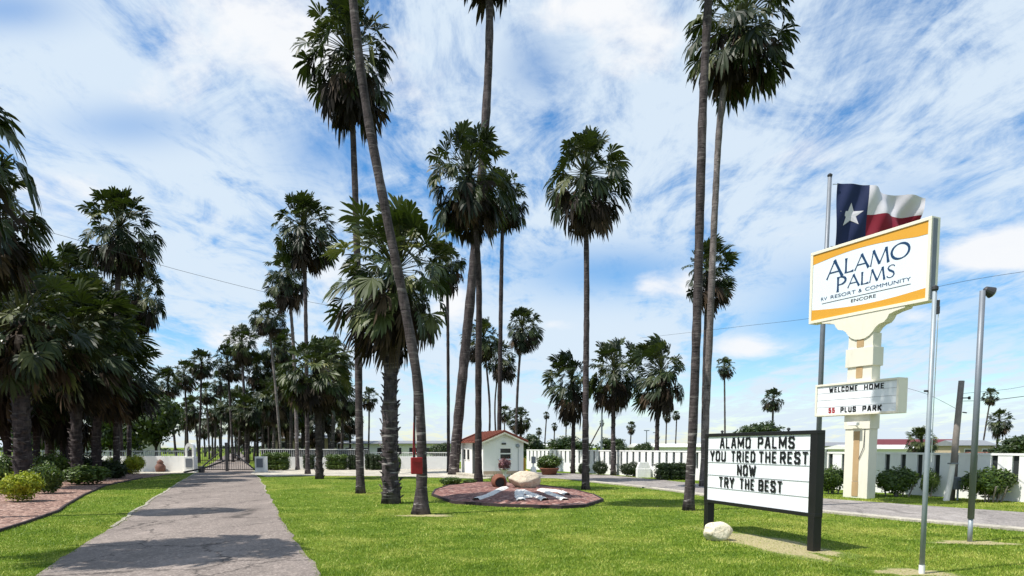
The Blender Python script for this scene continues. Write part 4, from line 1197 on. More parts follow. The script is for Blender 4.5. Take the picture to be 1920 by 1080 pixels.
GL_ = {
    'A': (0.92, [flare((0.06, 0), (0.46, 1), 0.07), flare((0.44, 1.0), (0.86, 0), 0.15, 1.35), ([(0.20, 0.33), (0.68, 0.33)], [0.07, 0.07])]),
    'L': (0.62, [flare((0.14, 0), (0.14, 1), 0.14), ([(0.10, 0.035), (0.40, 0.035), (0.60, 0.06)], [0.07, 0.07, 0.15])]),
    'M': (1.12, [flare((0.06, 0), (0.20, 1), 0.07), flare((0.20, 1), (0.55, 0.06), 0.15, 1.2), flare((0.55, 0.04), (0.90, 1), 0.07, 1.2), flare((0.90, 1), (1.04, 0), 0.15, 1.3)]),
    'O': (1.08, [(arc(0.54, 0.5, 0.46, 0.47, 0, 360, 32), [0.06 + 0.10 * abs(math.cos(R(360 * i / 32 - 18))) for i in range(33)])]),
    'P': (0.70, [flare((0.14, 0), (0.14, 1), 0.14), (arc(0.28, 0.715, 0.32, 0.25, 90, -90, 14), [0.06 + 0.10 * abs(math.cos(R(90 - 180 * i / 14))) for i in range(15)]), ([(0.12, 0.965), (0.30, 0.965)], [0.07, 0.06]), ([(0.18, 0.465), (0.30, 0.465)], [0.06, 0.06])]),
    'S': (0.66, [([(0.56, 0.83), (0.50, 0.93), (0.36, 0.97), (0.20, 0.90), (0.14, 0.76), (0.22, 0.62), (0.36, 0.52), (0.50, 0.40), (0.54, 0.25), (0.46, 0.09), (0.30, 0.03), (0.14, 0.08), (0.08, 0.19)],
                  [0.09, 0.06, 0.05, 0.08, 0.12, 0.14, 0.15, 0.14, 0.12, 0.08, 0.05, 0.06, 0.10])]),
}
def logo(word, x0, x1, zlo, zhi, first=1.0, y=-0.232):
    mb = MB()
    wtot = sum(GL_[ch][0] * (first if i == 0 else 1) for i, ch in enumerate(word))
    sxl = (x1 - x0) / wtot
    x = x0
    for i, ch in enumerate(word):
        fw = first if i == 0 else 1
        adv, strokes = GL_[ch]
        hh = (zhi - zlo) * fw
        for si, (pts, ws) in enumerate(strokes):
            aspect = hh
            P = [(x + p[0] * sxl * fw, (zhi - zlo) * (1 - fw) * 0.55 + zlo + p[1] * hh) for p in pts]
            Ws = [v * min(sxl * fw, hh) * 1.05 for v in ws]
            out, n = stroke(P, Ws)
            vs = [(q.x, y - 0.0008 * si - 0.001, q.y) for q in out]
            fs = [(j, j + 1, 2 * n - 2 - j, 2 * n - 1 - j) for j in range(n - 1)]
            mb.add(vs, fs)
        x += adv * sxl * fw
    return mb
SWI = IX1 - IX0; SHI = IZ1 - IZ0
def ix(t): return IX0 + SWI * t
def iz(t): return IZ0 + SHI * t
logo('ALAMO', ix(.13), ix(.87), iz(.60), iz(.815), 1.22).build('logo_lettering', 'navy', pyl, fixn=False)
logo('PALMS', ix(.23), ix(.76), iz(.375), iz(.555), 1.22).build('logo_lettering', 'navy', pyl, fixn=False)
writing(pyl, [('RV', ix(.09), ix(.15), iz(.275), iz(.325)), ('RESORT', ix(.185), ix(.42), iz(.275), iz(.325)), ('&', ix(.445), ix(.475), iz(.275), iz(.325)), ('COMMUNITY', ix(.505), ix(.88), iz(.275), iz(.325))], -0.233, 'navy', offset=0.0)
writing(pyl, [('ENCORE', ix(.38), ix(.60), iz(.155), iz(.20))], -0.233, 'letter_black', offset=0.004)
MB().box(ix(.10), ix(.88), -0.234, -0.226, iz(.228), iz(.234)).build('rule_line', 'letter_black', pyl)
# message board
mx0, mx1, mz0, mz1 = -1.62, 1.55, 2.76, 3.86
m = MB()
m.box(mx0, mx1, -0.36, 0.06, mz0, mz0 + 0.07, bev=0.01); m.box(mx0, mx1, -0.36, 0.06, mz1 - 0.07, mz1, bev=0.01)
m.box(mx0, mx0 + 0.07, -0.357, 0.057, mz0 + 0.07, mz1 - 0.07); m.box(mx1 - 0.07, mx1, -0.357, 0.057, mz0 + 0.07, mz1 - 0.07)
m.build('message_frame', 'cream_frame', pyl)
MB().box(mx0 + 0.07, mx1 - 0.07, -0.32, 0.03, mz0 + 0.07, mz1 - 0.07).build('message_panel', 'panel_white', pyl)
g = MB()
mh = (mz1 - mz0 - 0.14) / 4
for i in range(1, 4):
    g.box(mx0 + 0.07, mx1 - 0.07, -0.326, -0.3205, mz0 + 0.07 + mh * i - 0.006, mz0 + 0.07 + mh * i + 0.006)
g.box(mx0 + 0.07, mx1 - 0.07, -0.348, -0.3205, mz1 - 0.085, mz1 - 0.0705)
g.build('letter_track', 'groove_grey', pyl)
mw = mx1 - mx0 - 0.14
def mxx(t): return mx0 + 0.07 + mw * t
zt0 = mz1 - 0.07 - mh * 0.98; zt1 = mz1 - 0.07 - mh * 0.22
zl0 = mz0 + 0.07 + mh * 0.10; zl1 = mz0 + 0.07 + mh * 0.90
block_writing(pyl, [('WELCOME', mxx(.16), mxx(.53), zt0, zt1), ('HOME', mxx(.61), mxx(.85), zt0, zt1), ('PLUS', mxx(.32), mxx(.52), zl0, zl1), ('PARK', mxx(.60), mxx(.83), zl0, zl1)], -0.3285, 'letter_black', bold=0.22)
block_writing(pyl, [('55', mxx(.16), mxx(.245), zl0, zl1)], -0.3285, 'letter_red', bold=0.22)
# small floodlight on the column
fl = MB()
fl.tube([(0.05, -0.2, 2.35), (0.05, -0.36, 2.42)], 0.025, 8)
fl.box(-0.15, 0.2, -0.50, -0.34, 2.40, 2.52, bev=0.02)
fl.build('floodlight', 'white_paint', pyl)
MB().tube([(0.30, -0.21, 2.3), (0.30, -0.24, 1.7), (0.12, -0.225, 1.3)], 0.012, 6).build('cable', 'wire_black', pyl)

# ------------------------------------------------------------------ flagpole, flag, poles
fd = 28.0
fx = pd(1534, HORIZ, fd).x
ftop = pd(1556, 332, fd)
fp = thing('flagpole', 'tall grey flagpole behind the pylon sign, carrying the star flag', 'flagpole', (fx, fd, 0))
MB().tube([(0, 0, -0.1), (0.02, 0, ftop.z * 0.5), (ftop.x - fx, 0, ftop.z)], [0.105, 0.095, 0.075], 12).build('shaft', 'grey_metal', fp, smooth=True)
MB().lathe([(0.03, -0.02), (0.09, 0.02), (0.10, 0.08), (0.05, 0.13), (0.01, 0.15)], 10, (ftop.x - fx, 0, ftop.z)).build('finial', 'dark_metal', fp)
# flag: cloth grid in the plane of the pylon, blown away from its pole
hoist_t, hoist_b = pd(1568, 343, fd), pd(1566, 463, fd)
FH = hoist_t.z - hoist_b.z
FL = FH * 1.62
flag = thing('flag', 'waving blue, white and red flag with a white star, flying from the grey flagpole', 'flag', (hoist_b.x, fd, hoist_b.z))
def cloth(a, v):
    """a along 0..1, v up 0..1"""
    x = a * FL * 0.93
    y = 0.34 * math.sin(a * 7.4 + 0.5 + v * 2.2) * min(1, a * 2.2) + 0.12 * math.sin(a * 15 + v * 5.0) * min(1, a * 2) + 0.05 * math.sin(a * 27 - v * 6) + 0.5 * a
    z = FH * (0.5 + (v - 0.5) * (1 - 0.45 * a ** 1.3)) + 0.05 * FH * a + 0.07 * math.sin(a * 7.5 + 1 + v) * a
    x += 0.05 * math.sin(v * 5 + a * 3) * a
    return Vector((x, y, z))
NX, NZ = 48, 28
vs = [cloth(i / NX, j / NZ) for i in range(NX + 1) for j in range(NZ + 1)]
fs, mi = [], []
for i in range(NX):
    for j in range(NZ):
        fs.append((i * (NZ + 1) + j, (i + 1) * (NZ + 1) + j, (i + 1) * (NZ + 1) + j + 1, i * (NZ + 1) + j + 1))
        mi.append(0 if i < NX / 3 else (1 if j >= NZ / 2 else 2))
link('cloth', mesh_from('cloth', vs, fs, ['flag_blue', 'flag_white', 'flag_red'], mi, True), flag)
sv, sf = [], []
cst = (0.165, 0.5)
star2d = []
for i in range(10):
    rr_ = 0.20 if i % 2 == 0 else 0.082
    a_ = R(90 + 36 * i)
    star2d.append((cst[0] + rr_ * FH / (FL * 0.93) * math.cos(a_), cst[1] + rr_ * math.sin(a_)))
for sgn in (-1, 1):
    o_ = len(sv)
    for (a_, v_) in star2d + [cst]:
        p = cloth(a_, v_); sv.append(p + Vector((0, 0.012 * sgn, 0)))
    for i in range(10): sf.append((o_ + i, o_ + (i + 1) % 10, o_ + 10))
link('star', mesh_from('star', sv, sf, ['flag_white']), flag)
hb = MB()
for zz in (0.02, FH * 0.98):
    hb.tube([(-0.18, 0, zz), (0.02, 0, zz)], 0.014, 6)
hb.build('halyard_clip', 'galvanised', flag)

def pole_at(name, label, cat, foot_px, top_px, w_px, mat, group=None):
    ft = gp(*foot_px); tp = pd(top_px[0], top_px[1], ft.y)
    root = thing(name, label, cat, ft, 0, group)
    return root, ft, tp - ft, w_px * ft.y / F / 2
root, ft, tp, rr_ = pole_at('flagpole', 'flagless grey pole with a halyard and cleat on the front lawn', 'flagpole', (1728, 1076), (1757, 545), 9.5, 'galvanised')
MB().tube([(0, 0, -0.05), (0, 0, tp.z * 0.33), (0.0, 0, tp.z)], [rr_, rr_ * 0.95, rr_ * 0.82], 14).build('shaft', 'galvanised', root, smooth=True)
MB().tube([(rr_ * 1.6, -0.01, tp.z - 0.1), (rr_ * 2.0, 0.02, tp.z * 0.6), (rr_ * 1.5, -0.01, 1.5)], 0.006, 6).build('halyard', 'white_paint', root)
tt = MB(); tt.lathe([(rr_, 0), (rr_ * 1.25, 0.015), (rr_ * 1.25, 0.05), (rr_ * 0.4, 0.07)], 12, (0, 0, tp.z)); tt.box(-rr_ * 0.4, rr_ * 1.9, -0.02, 0.02, tp.z - 0.22, tp.z - 0.12, bev=0.006); tt.box(rr_ * 0.9, rr_ * 1.9, -0.03, 0.03, tp.z - 0.30, tp.z - 0.2, bev=0.01)
tt.build('pulley_head', 'dark_metal', root)
MB().box(-rr_ * 2.3, -rr_ * 0.9, -0.012, 0.012, 2.42, 2.445).build('cleat', 'dark_metal', root)
MB().tube([(0, 0, 0.0), (0, 0, 0.12)], rr_ * 1.12, 14).build('foot_collar', 'white_paint', root)
root, ft, tp, rr_ = pole_at('floodlight_pole', 'grey pole with a round floodlight on top, standing by the side road kerb', 'lamp post', (1818, 1016), (1845, 545), 11.5, 'galvanised')
MB().tube([(0, 0, 0.42), (0, 0, tp.z)], [rr_, rr_ * 0.85], 14).build('shaft', 'grey_metal', root, smooth=True)
MB().tube([(0, 0, -0.05), (0, 0, 0.45)], rr_ * 0.72, 12).build('foot_pipe', 'galvanised', root, smooth=True)
lm = MB(); lm.lathe([(0.02, 0.0), (0.055, 0.02), (0.075, 0.08), (0.095, 0.14), (0.10, 0.16)], 14)
lo_ = lm.build('lamp_housing', 'dark_metal', root); lo_.location = (0.02, 0, tp.z + 0.03); lo_.rotation_euler = (0, R(115), 0)
lg = MB(); lg.lathe([(0.092, 0.162), (0.07, 0.185), (0.01, 0.195)], 14)
lo_ = lg.build('lamp_glass', 'panel_white', root); lo_.location = (0.02, 0, tp.z + 0.03); lo_.rotation_euler = (0, R(115), 0)
SOILS.append(soil((1712, 1074), 0.45, 0.26, 11)); SOILS.append(soil((1825, 1018), 0.6, 0.26, 12)); SOILS.append(soil((800, 967), 0.55, 0.30, 13))


ud = 22.3
root = thing('utility_pole', 'weathered leaning wooden utility pole in front of the white fence', 'utility pole', (pd(1788, HORIZ, ud).x, ud, 0))
ut = pd(1803, 714, ud) - Vector(root.location)
MB().tube([(0, 0, -0.1), (ut.x * 0.5 - 0.02, 0, ut.z * 0.5), (ut.x, 0, ut.z)], [0.105, 0.095, 0.085], 12, jit=0.03).build('shaft', 'pole_wood', root, smooth=True)
ins = MB(); ins.tube([(ut.x, -0.1, ut.z - 0.55), (ut.x + 0.16, -0.16, ut.z - 0.55)], 0.02, 6); ins.lathe([(0.03, -0.05), (0.045, -0.02), (0.03, 0.0), (0.045, 0.03), (0.02, 0.05)], 8, (ut.x + 0.17, -0.16, ut.z - 0.55))
ins.tube([(ut.x, -0.12, ut.z - 1.0), (ut.x + 0.12, -0.15, ut.z - 1.02)], 0.02, 6)
ins.build('insulator', 'dark_metal', root)
st = thing('post_stub', 'short grey post stub beside the wooden utility pole', 'post', (pd(1778, HORIZ, 21.9).x, 21.9, 0))
MB().tube([(0, 0, -0.1), (0.12, 0, 0.6), (0.16, 0, 1.18)], [0.09, 0.085, 0.08], 10, jit=0.03).build('shaft', 'stone_white', st)
MB().box(0.06, 0.30, -0.1, 0.1, 1.16, 1.20).build('cap', 'grey_metal', st)
mt = thing('meter_box', 'small grey meter box on a thin post between pole and shrub', 'utility box', (pd(1800, HORIZ, 22.0).x, 22.0, 0))
MB().tube([(0, 0, -0.05), (0, 0, 0.75)], 0.03, 8).build('post', 'galvanised', mt)
MB().box(-0.12, 0.12, -0.08, 0.08, 0.35, 0.75, bev=0.015).build('housing', 'grey_metal', mt)

def wire(label, pts, r_=0.012):
    P = catmull([Vector(p) for p in pts], 24)
    o = MB().tube(P, r_, 5).build('power_line', 'wire_black')
    tag(o, label, 'wire', 'overhead wires')
utop = Vector(root.location)
upos = Vector((pd(1803, HORIZ, ud).x, ud, 0))
wire('lower overhead wire running from the wooden pole towards the picture edge', [pd(1806, 752, ud), pd(1860, 750, 21), pd(1960, 738, 19)], 0.009)
wire('upper overhead wire slanting away above the round crowned short palm', [pd(1804, 738, ud), pd(1900, 728, 24), pd(2000, 708, 26)], 0.006)
wire('overhead wire sagging past the pylon sign and cloud', [pd(2000, 497, 30), pd(1770, 535, 33), pd(1560, 590, 40), pd(1390, 612, 46), pd(1200, 634, 60)], 0.009)
wire('thin overhead wire slanting across the sky above the avenue palms', [pd(-100, 400, 30), pd(80, 432, 33), pd(330, 505, 36), pd(560, 562, 40), pd(700, 585, 44)], 0.009)
wire('guy wire from the wooden pole down to the flagless pole side', [pd(1800, 770, ud), pd(1740, 740, 24), pd(1680, 722, 26)], 0.006)

# ------------------------------------------------------------------ white fence with dark slots
P0 = Vector((15.7, 21.7, 0)); P1 = Vector((7.4, 40.0, 0))
dirf = (P0 - P1).normalized()
fstart = P1 - dirf * 15.0; FLn = (P0 - P1).length + 15.0 + 8.0
fz = math.atan2(dirf.y, dirf.x)
fence = thing('slotted_fence', 'long low white wall with a row of dark upright slots along the side road', 'fence', fstart, fz)
MB().box(0, FLn, -0.09, 0.09, -0.1, 0.60).build('base_wall', 'fence_white', fence)
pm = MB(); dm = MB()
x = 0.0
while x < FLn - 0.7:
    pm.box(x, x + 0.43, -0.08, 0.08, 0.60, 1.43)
    dm.box(x + 0.43, x + 0.63, 0.0, 0.05, 0.60, 1.43)  # dark painted panel set back in each gap
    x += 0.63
pm.build('panel', 'fence_white', fence); dm.build('gap_panel', 'fence_dark', fence)
MB().box(0, x, -0.095, 0.095, 1.43, 1.50).build('cap', 'fence_white', fence)

# ------------------------------------------------------------------ low walls by the gate
def wall_seg(label, pxa, pxb, ytop, d, rail_y, rail_mat, posts, dark=False):
    a = pd(pxa, HORIZ, d[0]); b_ = pd(pxb, HORIZ, d[1]); a.z = b_.z = 0
    v = b_ - a; L = v.length
    root = thing('boundary_wall', label, 'wall', a, math.atan2(v.y, v.x))
    zt_ = pd(960, ytop, d[0]).z; zr = pd(960, rail_y, d[0]).z
    MB().box(0, L, -0.1, 0.1, -0.1, zt_, bev=0.01).build('masonry', 'white_paint', root)
    rb = MB()
    rb.box(0, L, -0.03, 0.03, zr - 0.06, zr)
    n_ = int(L / 0.15)
    for i in range(n_ + 1):
        xx = i * L / n_
        rb.box(xx - 0.012, xx + 0.012, -0.012, 0.012, zt_, zr - 0.06)
    rb.build('railing', rail_mat, root)
    if dark:
        MB().box(0.1, L - 0.1, 0.016, 0.03, zt_ + 0.03, zr - 0.07).build('dark_sheet', 'fence_dark', root)  # solid dark sheet just behind the railing bars
    return root
wall_seg('low white wall with a pale railing on the gravel bed side of the gate', 150, 352, 855, (48, 47.5), 845, 'galvanised', 6)
wall_seg('low white wall with dark railing and white top rail between the gate and the hut', 486, 690, 857, (52.5, 53), 842, 'white_paint', 6, True)
wall_seg('plain low white wall stretch behind the bending trunk and red box', 694, 858, 856, (53, 53.5), 848, 'white_paint', 6)
wall_seg('low white wall with rails behind the thick palm trunks', -80, 146, 855, (47, 48), 845, 'galvanised', 6)

# gate
gd = 48.0
gx0 = pd(368, HORIZ, gd).x; gx1 = pd(481, HORIZ, gd).x
gate = thing('metal_gate', 'black double leaf metal gate across the drive between white piers', 'gate', ((gx0 + gx1) / 2, gd, 0))
gw = (gx1 - gx0) / 2
for s_ in (-1, 1):
    q = MB()
    xa, xb = sorted((s_ * 0.03, s_ * (gw - 0.12)))
    for zz in (0.12, 0.75, 1.62): q.box(xa, xb, -0.025, 0.025, zz, zz + 0.05)
    q.box(xa, xa + 0.05, -0.03, 0.03, 0.05, 1.8); q.box(xb - 0.05, xb, -0.03, 0.03, 0.05, 1.8)
    n_ = 13
    for i in range(1, n_):
        xx = xa + (xb - xa) * i / n_
        q.box(xx - 0.011, xx + 0.011, -0.011, 0.011, 0.1, 1.72 + 0.12 * math.sin(math.pi * i / n_))
    q.build('leaf', 'black_paint', gate)
    MB().tube([(s_ * (gw - 0.15), -0.06, 0.15), (s_ * 0.55, -0.06, 1.25)], 0.05, 8).build('brace_arm', 'dark_metal', gate)
MB().box(-0.09, 0.09, -0.07, 0.07, 0.03, 2.0).build('centre_post', 'dark_metal', gate)
for (xp, lab) in ((357, 'white gate pier topped by a small lantern niche, on the gravel bed side'), (489, 'square white gate pier with a grey plate, beside the round clipped shrub')):
    c_ = pd(xp, HORIZ, 47.3); c_.z = 0
    r_ = thing('gate_pier', lab, 'pier', c_)
    MB().box(-0.33, 0.33, -0.3, 0.3, -0.1, 1.05, bev=0.015).build('masonry', 'white_paint', r_)
    MB().box(-0.22, 0.22, -0.325, -0.301, 0.32, 0.92).build('plate', 'grey_metal', r_)
    if xp == 357:
        a = MB()
        out = [(-0.30, 1.05), (-0.30, 1.55)] + [(0.30 * math.cos(R(180 - 180 * i / 10)), 1.55 + 0.42 * math.sin(R(180 * i / 10))) for i in range(1, 10)] + [(0.30, 1.55), (0.30, 1.05), (0.17, 1.05), (0.17, 1.5)] + [(0.17 * math.cos(R(180 * i / 8)), 1.5 + 0.24 * math.sin(R(180 * i / 8))) for i in range(1, 8)] + [(-0.17, 1.5), (-0.17, 1.05)]
        a.prism(out, -0.18, 0.18); a.build('arch', 'white_paint', r_)
        MB().lathe([(0.10, 0), (0.14, 0.1), (0.14, 0.35), (0.05, 0.48)], 10, (0, 0, 1.05)).build('lantern', 'dark_metal', r_)
arm = thing('gate_opener', 'black gate opener arm on a squat motor beside the drive edge', 'gate opener', gp(382, 886))
MB().tube([(-0.9, -0.9, 0.05), (0.0, 0, 0.28), (0.9, 1.2, 0.75)], 0.06, 8).build('arm', 'black_paint', arm)
MB().box(-0.28, 0.02, -0.2, 0.15, 0, 0.42, bev=0.04).build('motor', 'dark_metal', arm)
urn = MB(); urn.lathe([(0.26, 0), (0.30, 0.1), (0.34, 0.35), (0.25, 0.5), (0.18, 0.58), (0.22, 0.66), (0.14, 0.78), (0.03, 0.85)], 16)
o = urn.build('garden_urn', 'urn_brown', None, True, gp(301, 885)); tag(o, 'squat brown lidded urn in front of the low white wall', 'urn')

# ------------------------------------------------------------------ hut
HR = R(20)
hc = Vector((-1.62, 39.0, 0))
hut = thing('gate_hut', 'small white gate hut with a red brown gable roof behind the flower bed', 'hut', hc, HR)
HW, HL, HE, HP = 2.42, 4.4, 2.02, 2.52
wl = MB()
# end wall with window hole and side wall with door hole, built as butt-jointed pieces
wx0, wx1, wz0, wz1 = 0.98, 1.70, 0.98, 1.66
wl.box(0, wx0, 0, 0.12, 0, HE); wl.box(wx1, HW, 0, 0.12, 0, HE); wl.box(wx0, wx1, 0, 0.12, 0, wz0); wl.box(wx0, wx1, 0, 0.12, wz1, HE)
wl.prism([(0, HE), (HW, HE), (HW / 2, HP)], 0, 0.12)
wl.box(HW - 0.12, HW, 0.12, HL, 0, HE)
wl.box(0, HW, HL, HL + 0.12, 0, HE)
wl.prism([(0, HE), (HW, HE), (HW / 2, HP)], HL, HL + 0.12)
dy0, dy1 = 1.35, 2.15
wl.box(0, 0.12, 0.12, dy0, 0, HE); wl.box(0, 0.12, dy0, dy1, 1.95, HE); wl.box(0, 0.12, dy1, HL, 0, HE)
wl.build('wall', 'white_paint', hut)
rf = MB()
ov = 0.22; th = 0.07
for s_ in (0, 1):
    xe = -ov if s_ == 0 else HW + ov
    ze = HE - ov * (HP - HE) / (HW / 2)
    y0_, y1_ = -ov, HL + ov
    a_ = [(xe, ze + 0.01), (HW / 2, HP + 0.01), (HW / 2, HP + 0.01 + th), (xe, ze + 0.01 + th)]
    rf.prism(a_, y0_, y1_)
rf.build('roof', 'roof_red', hut)
tl = MB()
for s_ in (0, 1):
    for i in range(9):
        y_ = -ov + 0.1 + i * (HL + 2 * ov - 0.2) / 8
        xe = -ov if s_ == 0 else HW + ov
        ze = HE - ov * (HP - HE) / (HW / 2)
        tl.tube([(xe, y_, ze + th + 0.03), (HW / 2, y_, HP + th + 0.03)], 0.05, 6)
tl.build('tile_roll', 'roof_red', hut)
fa = MB()
for s_ in (0, 1):
    xe = -ov if s_ == 0 else HW + ov
    ze = HE - ov * (HP - HE) / (HW / 2)
    fa.prism([(xe, ze - 0.09), (HW / 2, HP - 0.09), (HW / 2, HP + 0.004), (xe, ze + 0.004)], -ov - 0.025, -ov - 0.002)
fa.build('fascia', 'cream_frame', hut)
bbs = MB(); bbs.box(0.0, HW, -0.018, -0.001, 0.14, 0.34)
bbs.build('base_band', 'home_tan', hut)
dr = MB(); dr.box(0.05, 0.10, dy0, dy1, 0.0, 1.95)  # dark slab paints the shade of the open doorway
dr.build('doorway_shade', 'fence_dark', hut)
wf = MB()
wf.box(wx0, wx1, 0.02, 0.07, wz0, wz0 + 0.05); wf.box(wx0, wx1, 0.02, 0.07, wz1 - 0.05, wz1)
wf.box(wx0, wx0 + 0.05, 0.02, 0.07, wz0 + 0.05, wz1 - 0.05); wf.box(wx1 - 0.05, wx1, 0.02, 0.07, wz0 + 0.05, wz1 - 0.05)
wf.box(wx0 + 0.05, wx1 - 0.05, 0.02, 0.07, (wz0 + wz1) / 2 - 0.035, (wz0 + wz1) / 2 + 0.035)
wfo = wf.build('window', 'white_paint', hut)
MB().box(wx0 + 0.05, wx1 - 0.05, 0.04, 0.05, wz0 + 0.05, wz1 - 0.05).build('pane', 'glass_dark', wfo)
MB().box(wx0 - 0.06, wx1 + 0.06, -0.06, 0.0, wz0 - 0.06, wz0 - 0.002).build('window_sill', 'white_paint', wfo)
for y_ in (2.6, 3.4):
    sw = MB(); sw.box(-0.03, -0.002, y_, y_ + 0.5, 0.9, 1.6)
    swo = sw.build('window', 'white_paint', hut)
    MB().box(-0.036, -0.0305, y_ + 0.05, y_ + 0.45, 0.95, 1.55).build('pane', 'glass_dark', swo)
MB().box(1.1, 1.35, -0.06, -0.002, 1.83, 1.93, bev=0.01).build('wall_lamp', 'dark_metal', hut)
mtb = MB(); mtb.lathe([(0.12, 0), (0.12, 0.06), (0.09, 0.1), (0.02, 0.11)], 14)
mo = mtb.build('wall_plaque', 'galvanised', hut); mo.location = (2.06, -0.002, 1.76); mo.rotation_euler = (R(90), 0, 0)
MB().tube([(2.1, -0.02, 1.62), (2.1, -0.02, 0.1)], 0.015, 6).build('conduit', 'galvanised', hut)
hb_ = MB(); hb_.box(-0.55, -0.02, -0.5, 3.8, -0.02, 0.14, bev=0.02); hb_.box(-0.02, 1.2, -0.5, -0.02, -0.02, 0.14, bev=0.02)
tag(hb_.build('hut_plinth', 'concrete', None, False, hc), kind='structure').rotation_euler = (0, 0, HR)

yp = MB(); yp.box(-0.14, 0.14, -0.1, 0.1, -0.05, 1.05, bev=0.02)
o = yp.build('yellow_bollard', 'yellow_wood', None, False, gp(981, 892)); tag(o, 'square yellow bollard at the hut corner', 'bollard')
yb = MB(); yb.lathe([(0.10, 0), (0.10, 0.35), (0.06, 0.42), (0.01, 0.44)], 12)
o = yb.build('marker_post', 'yellow_wood', None, True, gp(988, 896)); tag(o, 'short yellow marker post beside the square yellow bollard', 'post')
wp = thing('entry_keypad', 'white entry keypad post with grey box next to the hut', 'keypad', gp(1000, 893))
MB().tube([(0, 0, -0.05), (0, 0, 1.0)], 0.05, 10).build('post', 'white_paint', wp)
MB().box(-0.12, 0.14, -0.12, 0.08, 0.75, 1.15, bev=0.02).build('housing', 'grey_metal', wp)
MB().lathe([(0.2, 0), (0.22, 0.05), (0.16, 0.4), (0.12, 0.55)], 12).build('pedestal', 'white_paint', wp)
pt = MB(); pt.lathe([(0.42, 0.0), (0.52, 0.30), (0.60, 0.36), (0.60, 0.42), (0.52, 0.42), (0.48, 0.36)], 18)
o = pt.build('round_planter', 'terracotta', None, True, Vector((pd(1030, HORIZ, 42.2).x, 42.2, 0))); tag(o, 'round terracotta planter under the light green shrub near the hut', 'planter')
for (x_, y_, lab) in ((1118, 884, 'first white utility cabinet against the slotted fence, near the free standing palm'), (1206, 892, 'second white utility cabinet against the slotted fence, near the last wind blown palm')):
    k_ = MB(); k_.box(-0.38, 0.38, -0.25, 0.25, -0.05, 0.5, bev=0.03)
    k_.prism([(-0.36, 0.5), (0.36, 0.5), (0.24, 0.85), (-0.24, 0.85)], -0.23, 0.23)
    o = k_.build('utility_cabinet', 'white_paint', None, False, gp(x_, y_ + 3)); tag(o, lab, 'cabinet', 'white cabinets along the fence')

# ------------------------------------------------------------------ red box by the bending trunk
rd = depth(964) - 0.32
rbp = pd(783, 891, rd)
red = thing('mail_box', 'bright red box hung by red straps on the bending palm trunk', 'box', rbp, R(14))
kz = rd / F
MB().box(-12 * kz, 9 * kz, -0.10, 0.10, 0.03, 0.44, bev=0.02).build('housing', 'red_paint', red)
MB().box(-10 * kz, 7 * kz, -0.112, -0.101, 0.33, 0.43, bev=0.002).build('flap', 'red_paint', red)
MB().tube([(-8 * kz, 0.02, 0.5), (-7 * kz, 0.04, 0.9), (-6 * kz, 0.05, 1.3)], 0.011, 6).build('strap', 'red_paint', red)
MB().tube([(-2 * kz, 0.02, 0.5), (-6 * kz, 0.04, 0.8), (-5.8 * kz, 0.05, 1.1)], 0.011, 6).build('strap', 'red_paint', red)

# ------------------------------------------------------------------ flower bed with white stone letters
bedpx = [(812, 930), (850, 944), (940, 950), (1050, 953.5), (1095, 951), (1128, 940), (1112, 931), (1070, 920), (1010, 912), (950, 907), (890, 906.5), (842, 913), (818, 921)]
bp = [gp(*p) for p in bedpx]
bc = sum(bp, Vector()) / len(bp)
def inside(x, y, poly):
    c_ = False; n = len(poly)
    for i in range(n):
        x1, y1 = poly[i][0], poly[i][1]; x2, y2 = poly[i - 1][0], poly[i - 1][1]
        if (y1 > y) != (y2 > y) and x < (x2 - x1) * (y - y1) / (y2 - y1) + x1: c_ = not c_
    return c_
def bed_h(x, y):
    # height of the mound at a point: rises from the rim to a crest set back
    best = 1.0
    n = len(bp)
    dmin = 1e9
    for i in range(n):
        a, b_ = bp[i], bp[(i + 1) % n]
        e = b_ - a; t = max(0, min(1, ((x - a.x) * e.x + (y - a.y) * e.y) / (e.x ** 2 + e.y ** 2)))
        dmin = min(dmin, math.hypot(x - a.x - e.x * t, y - a.y - e.y * t))
    return (0.06 + 0.13 * (1 - math.exp(-dmin / 1.2))) if inside(x, y, bp) else 0.04
bed = thing('flower_bed', 'lens shaped raised bed of red gravel with dark edging in the lawn', 'flower bed', bc)
bm = bmesh.new()
rim = []
for i in range(len(bp)):
    a, b_ = bp[i], bp[(i + 1) % len(bp)]
    for t in (0, 0.34, 0.67): rim.append(a.lerp(b_, t))
rings = []
for s_ in (1.0, 0.97, 0.94, 0.9, 0.86, 0.74, 0.58, 0.4, 0.2):
    ring = []
    for p in rim:
        q_ = bc + (p - bc) * s_
        h_ = bed_h(q_.x, q_.y) + random.uniform(-.012, .012)
        ring.append(bm.verts.new((q_.x - bc.x, q_.y - bc.y, h_ if s_ < 1 else 0.07)))
    rings.append(ring)
n_ = len(rim)
for a, b_ in zip(rings, rings[1:]):
    for i in range(n_): bm.faces.new((a[i], a[(i + 1) % n_], b_[(i + 1) % n_], b_[i]))
bm.faces.new(rings[-1])
bmesh.ops.recalc_face_normals(bm, faces=bm.faces)
me = bpy.data.meshes.new('gravel_mound'); bm.to_mesh(me); bm.free(); me.materials.append(MATS['gravel_red'])
if me.polygons[-1].normal.z < 0: me.flip_normals()
me.polygons.foreach_set('use_smooth', [True] * len(me.polygons))
link('gravel_mound', me, bed)
ed = MB()
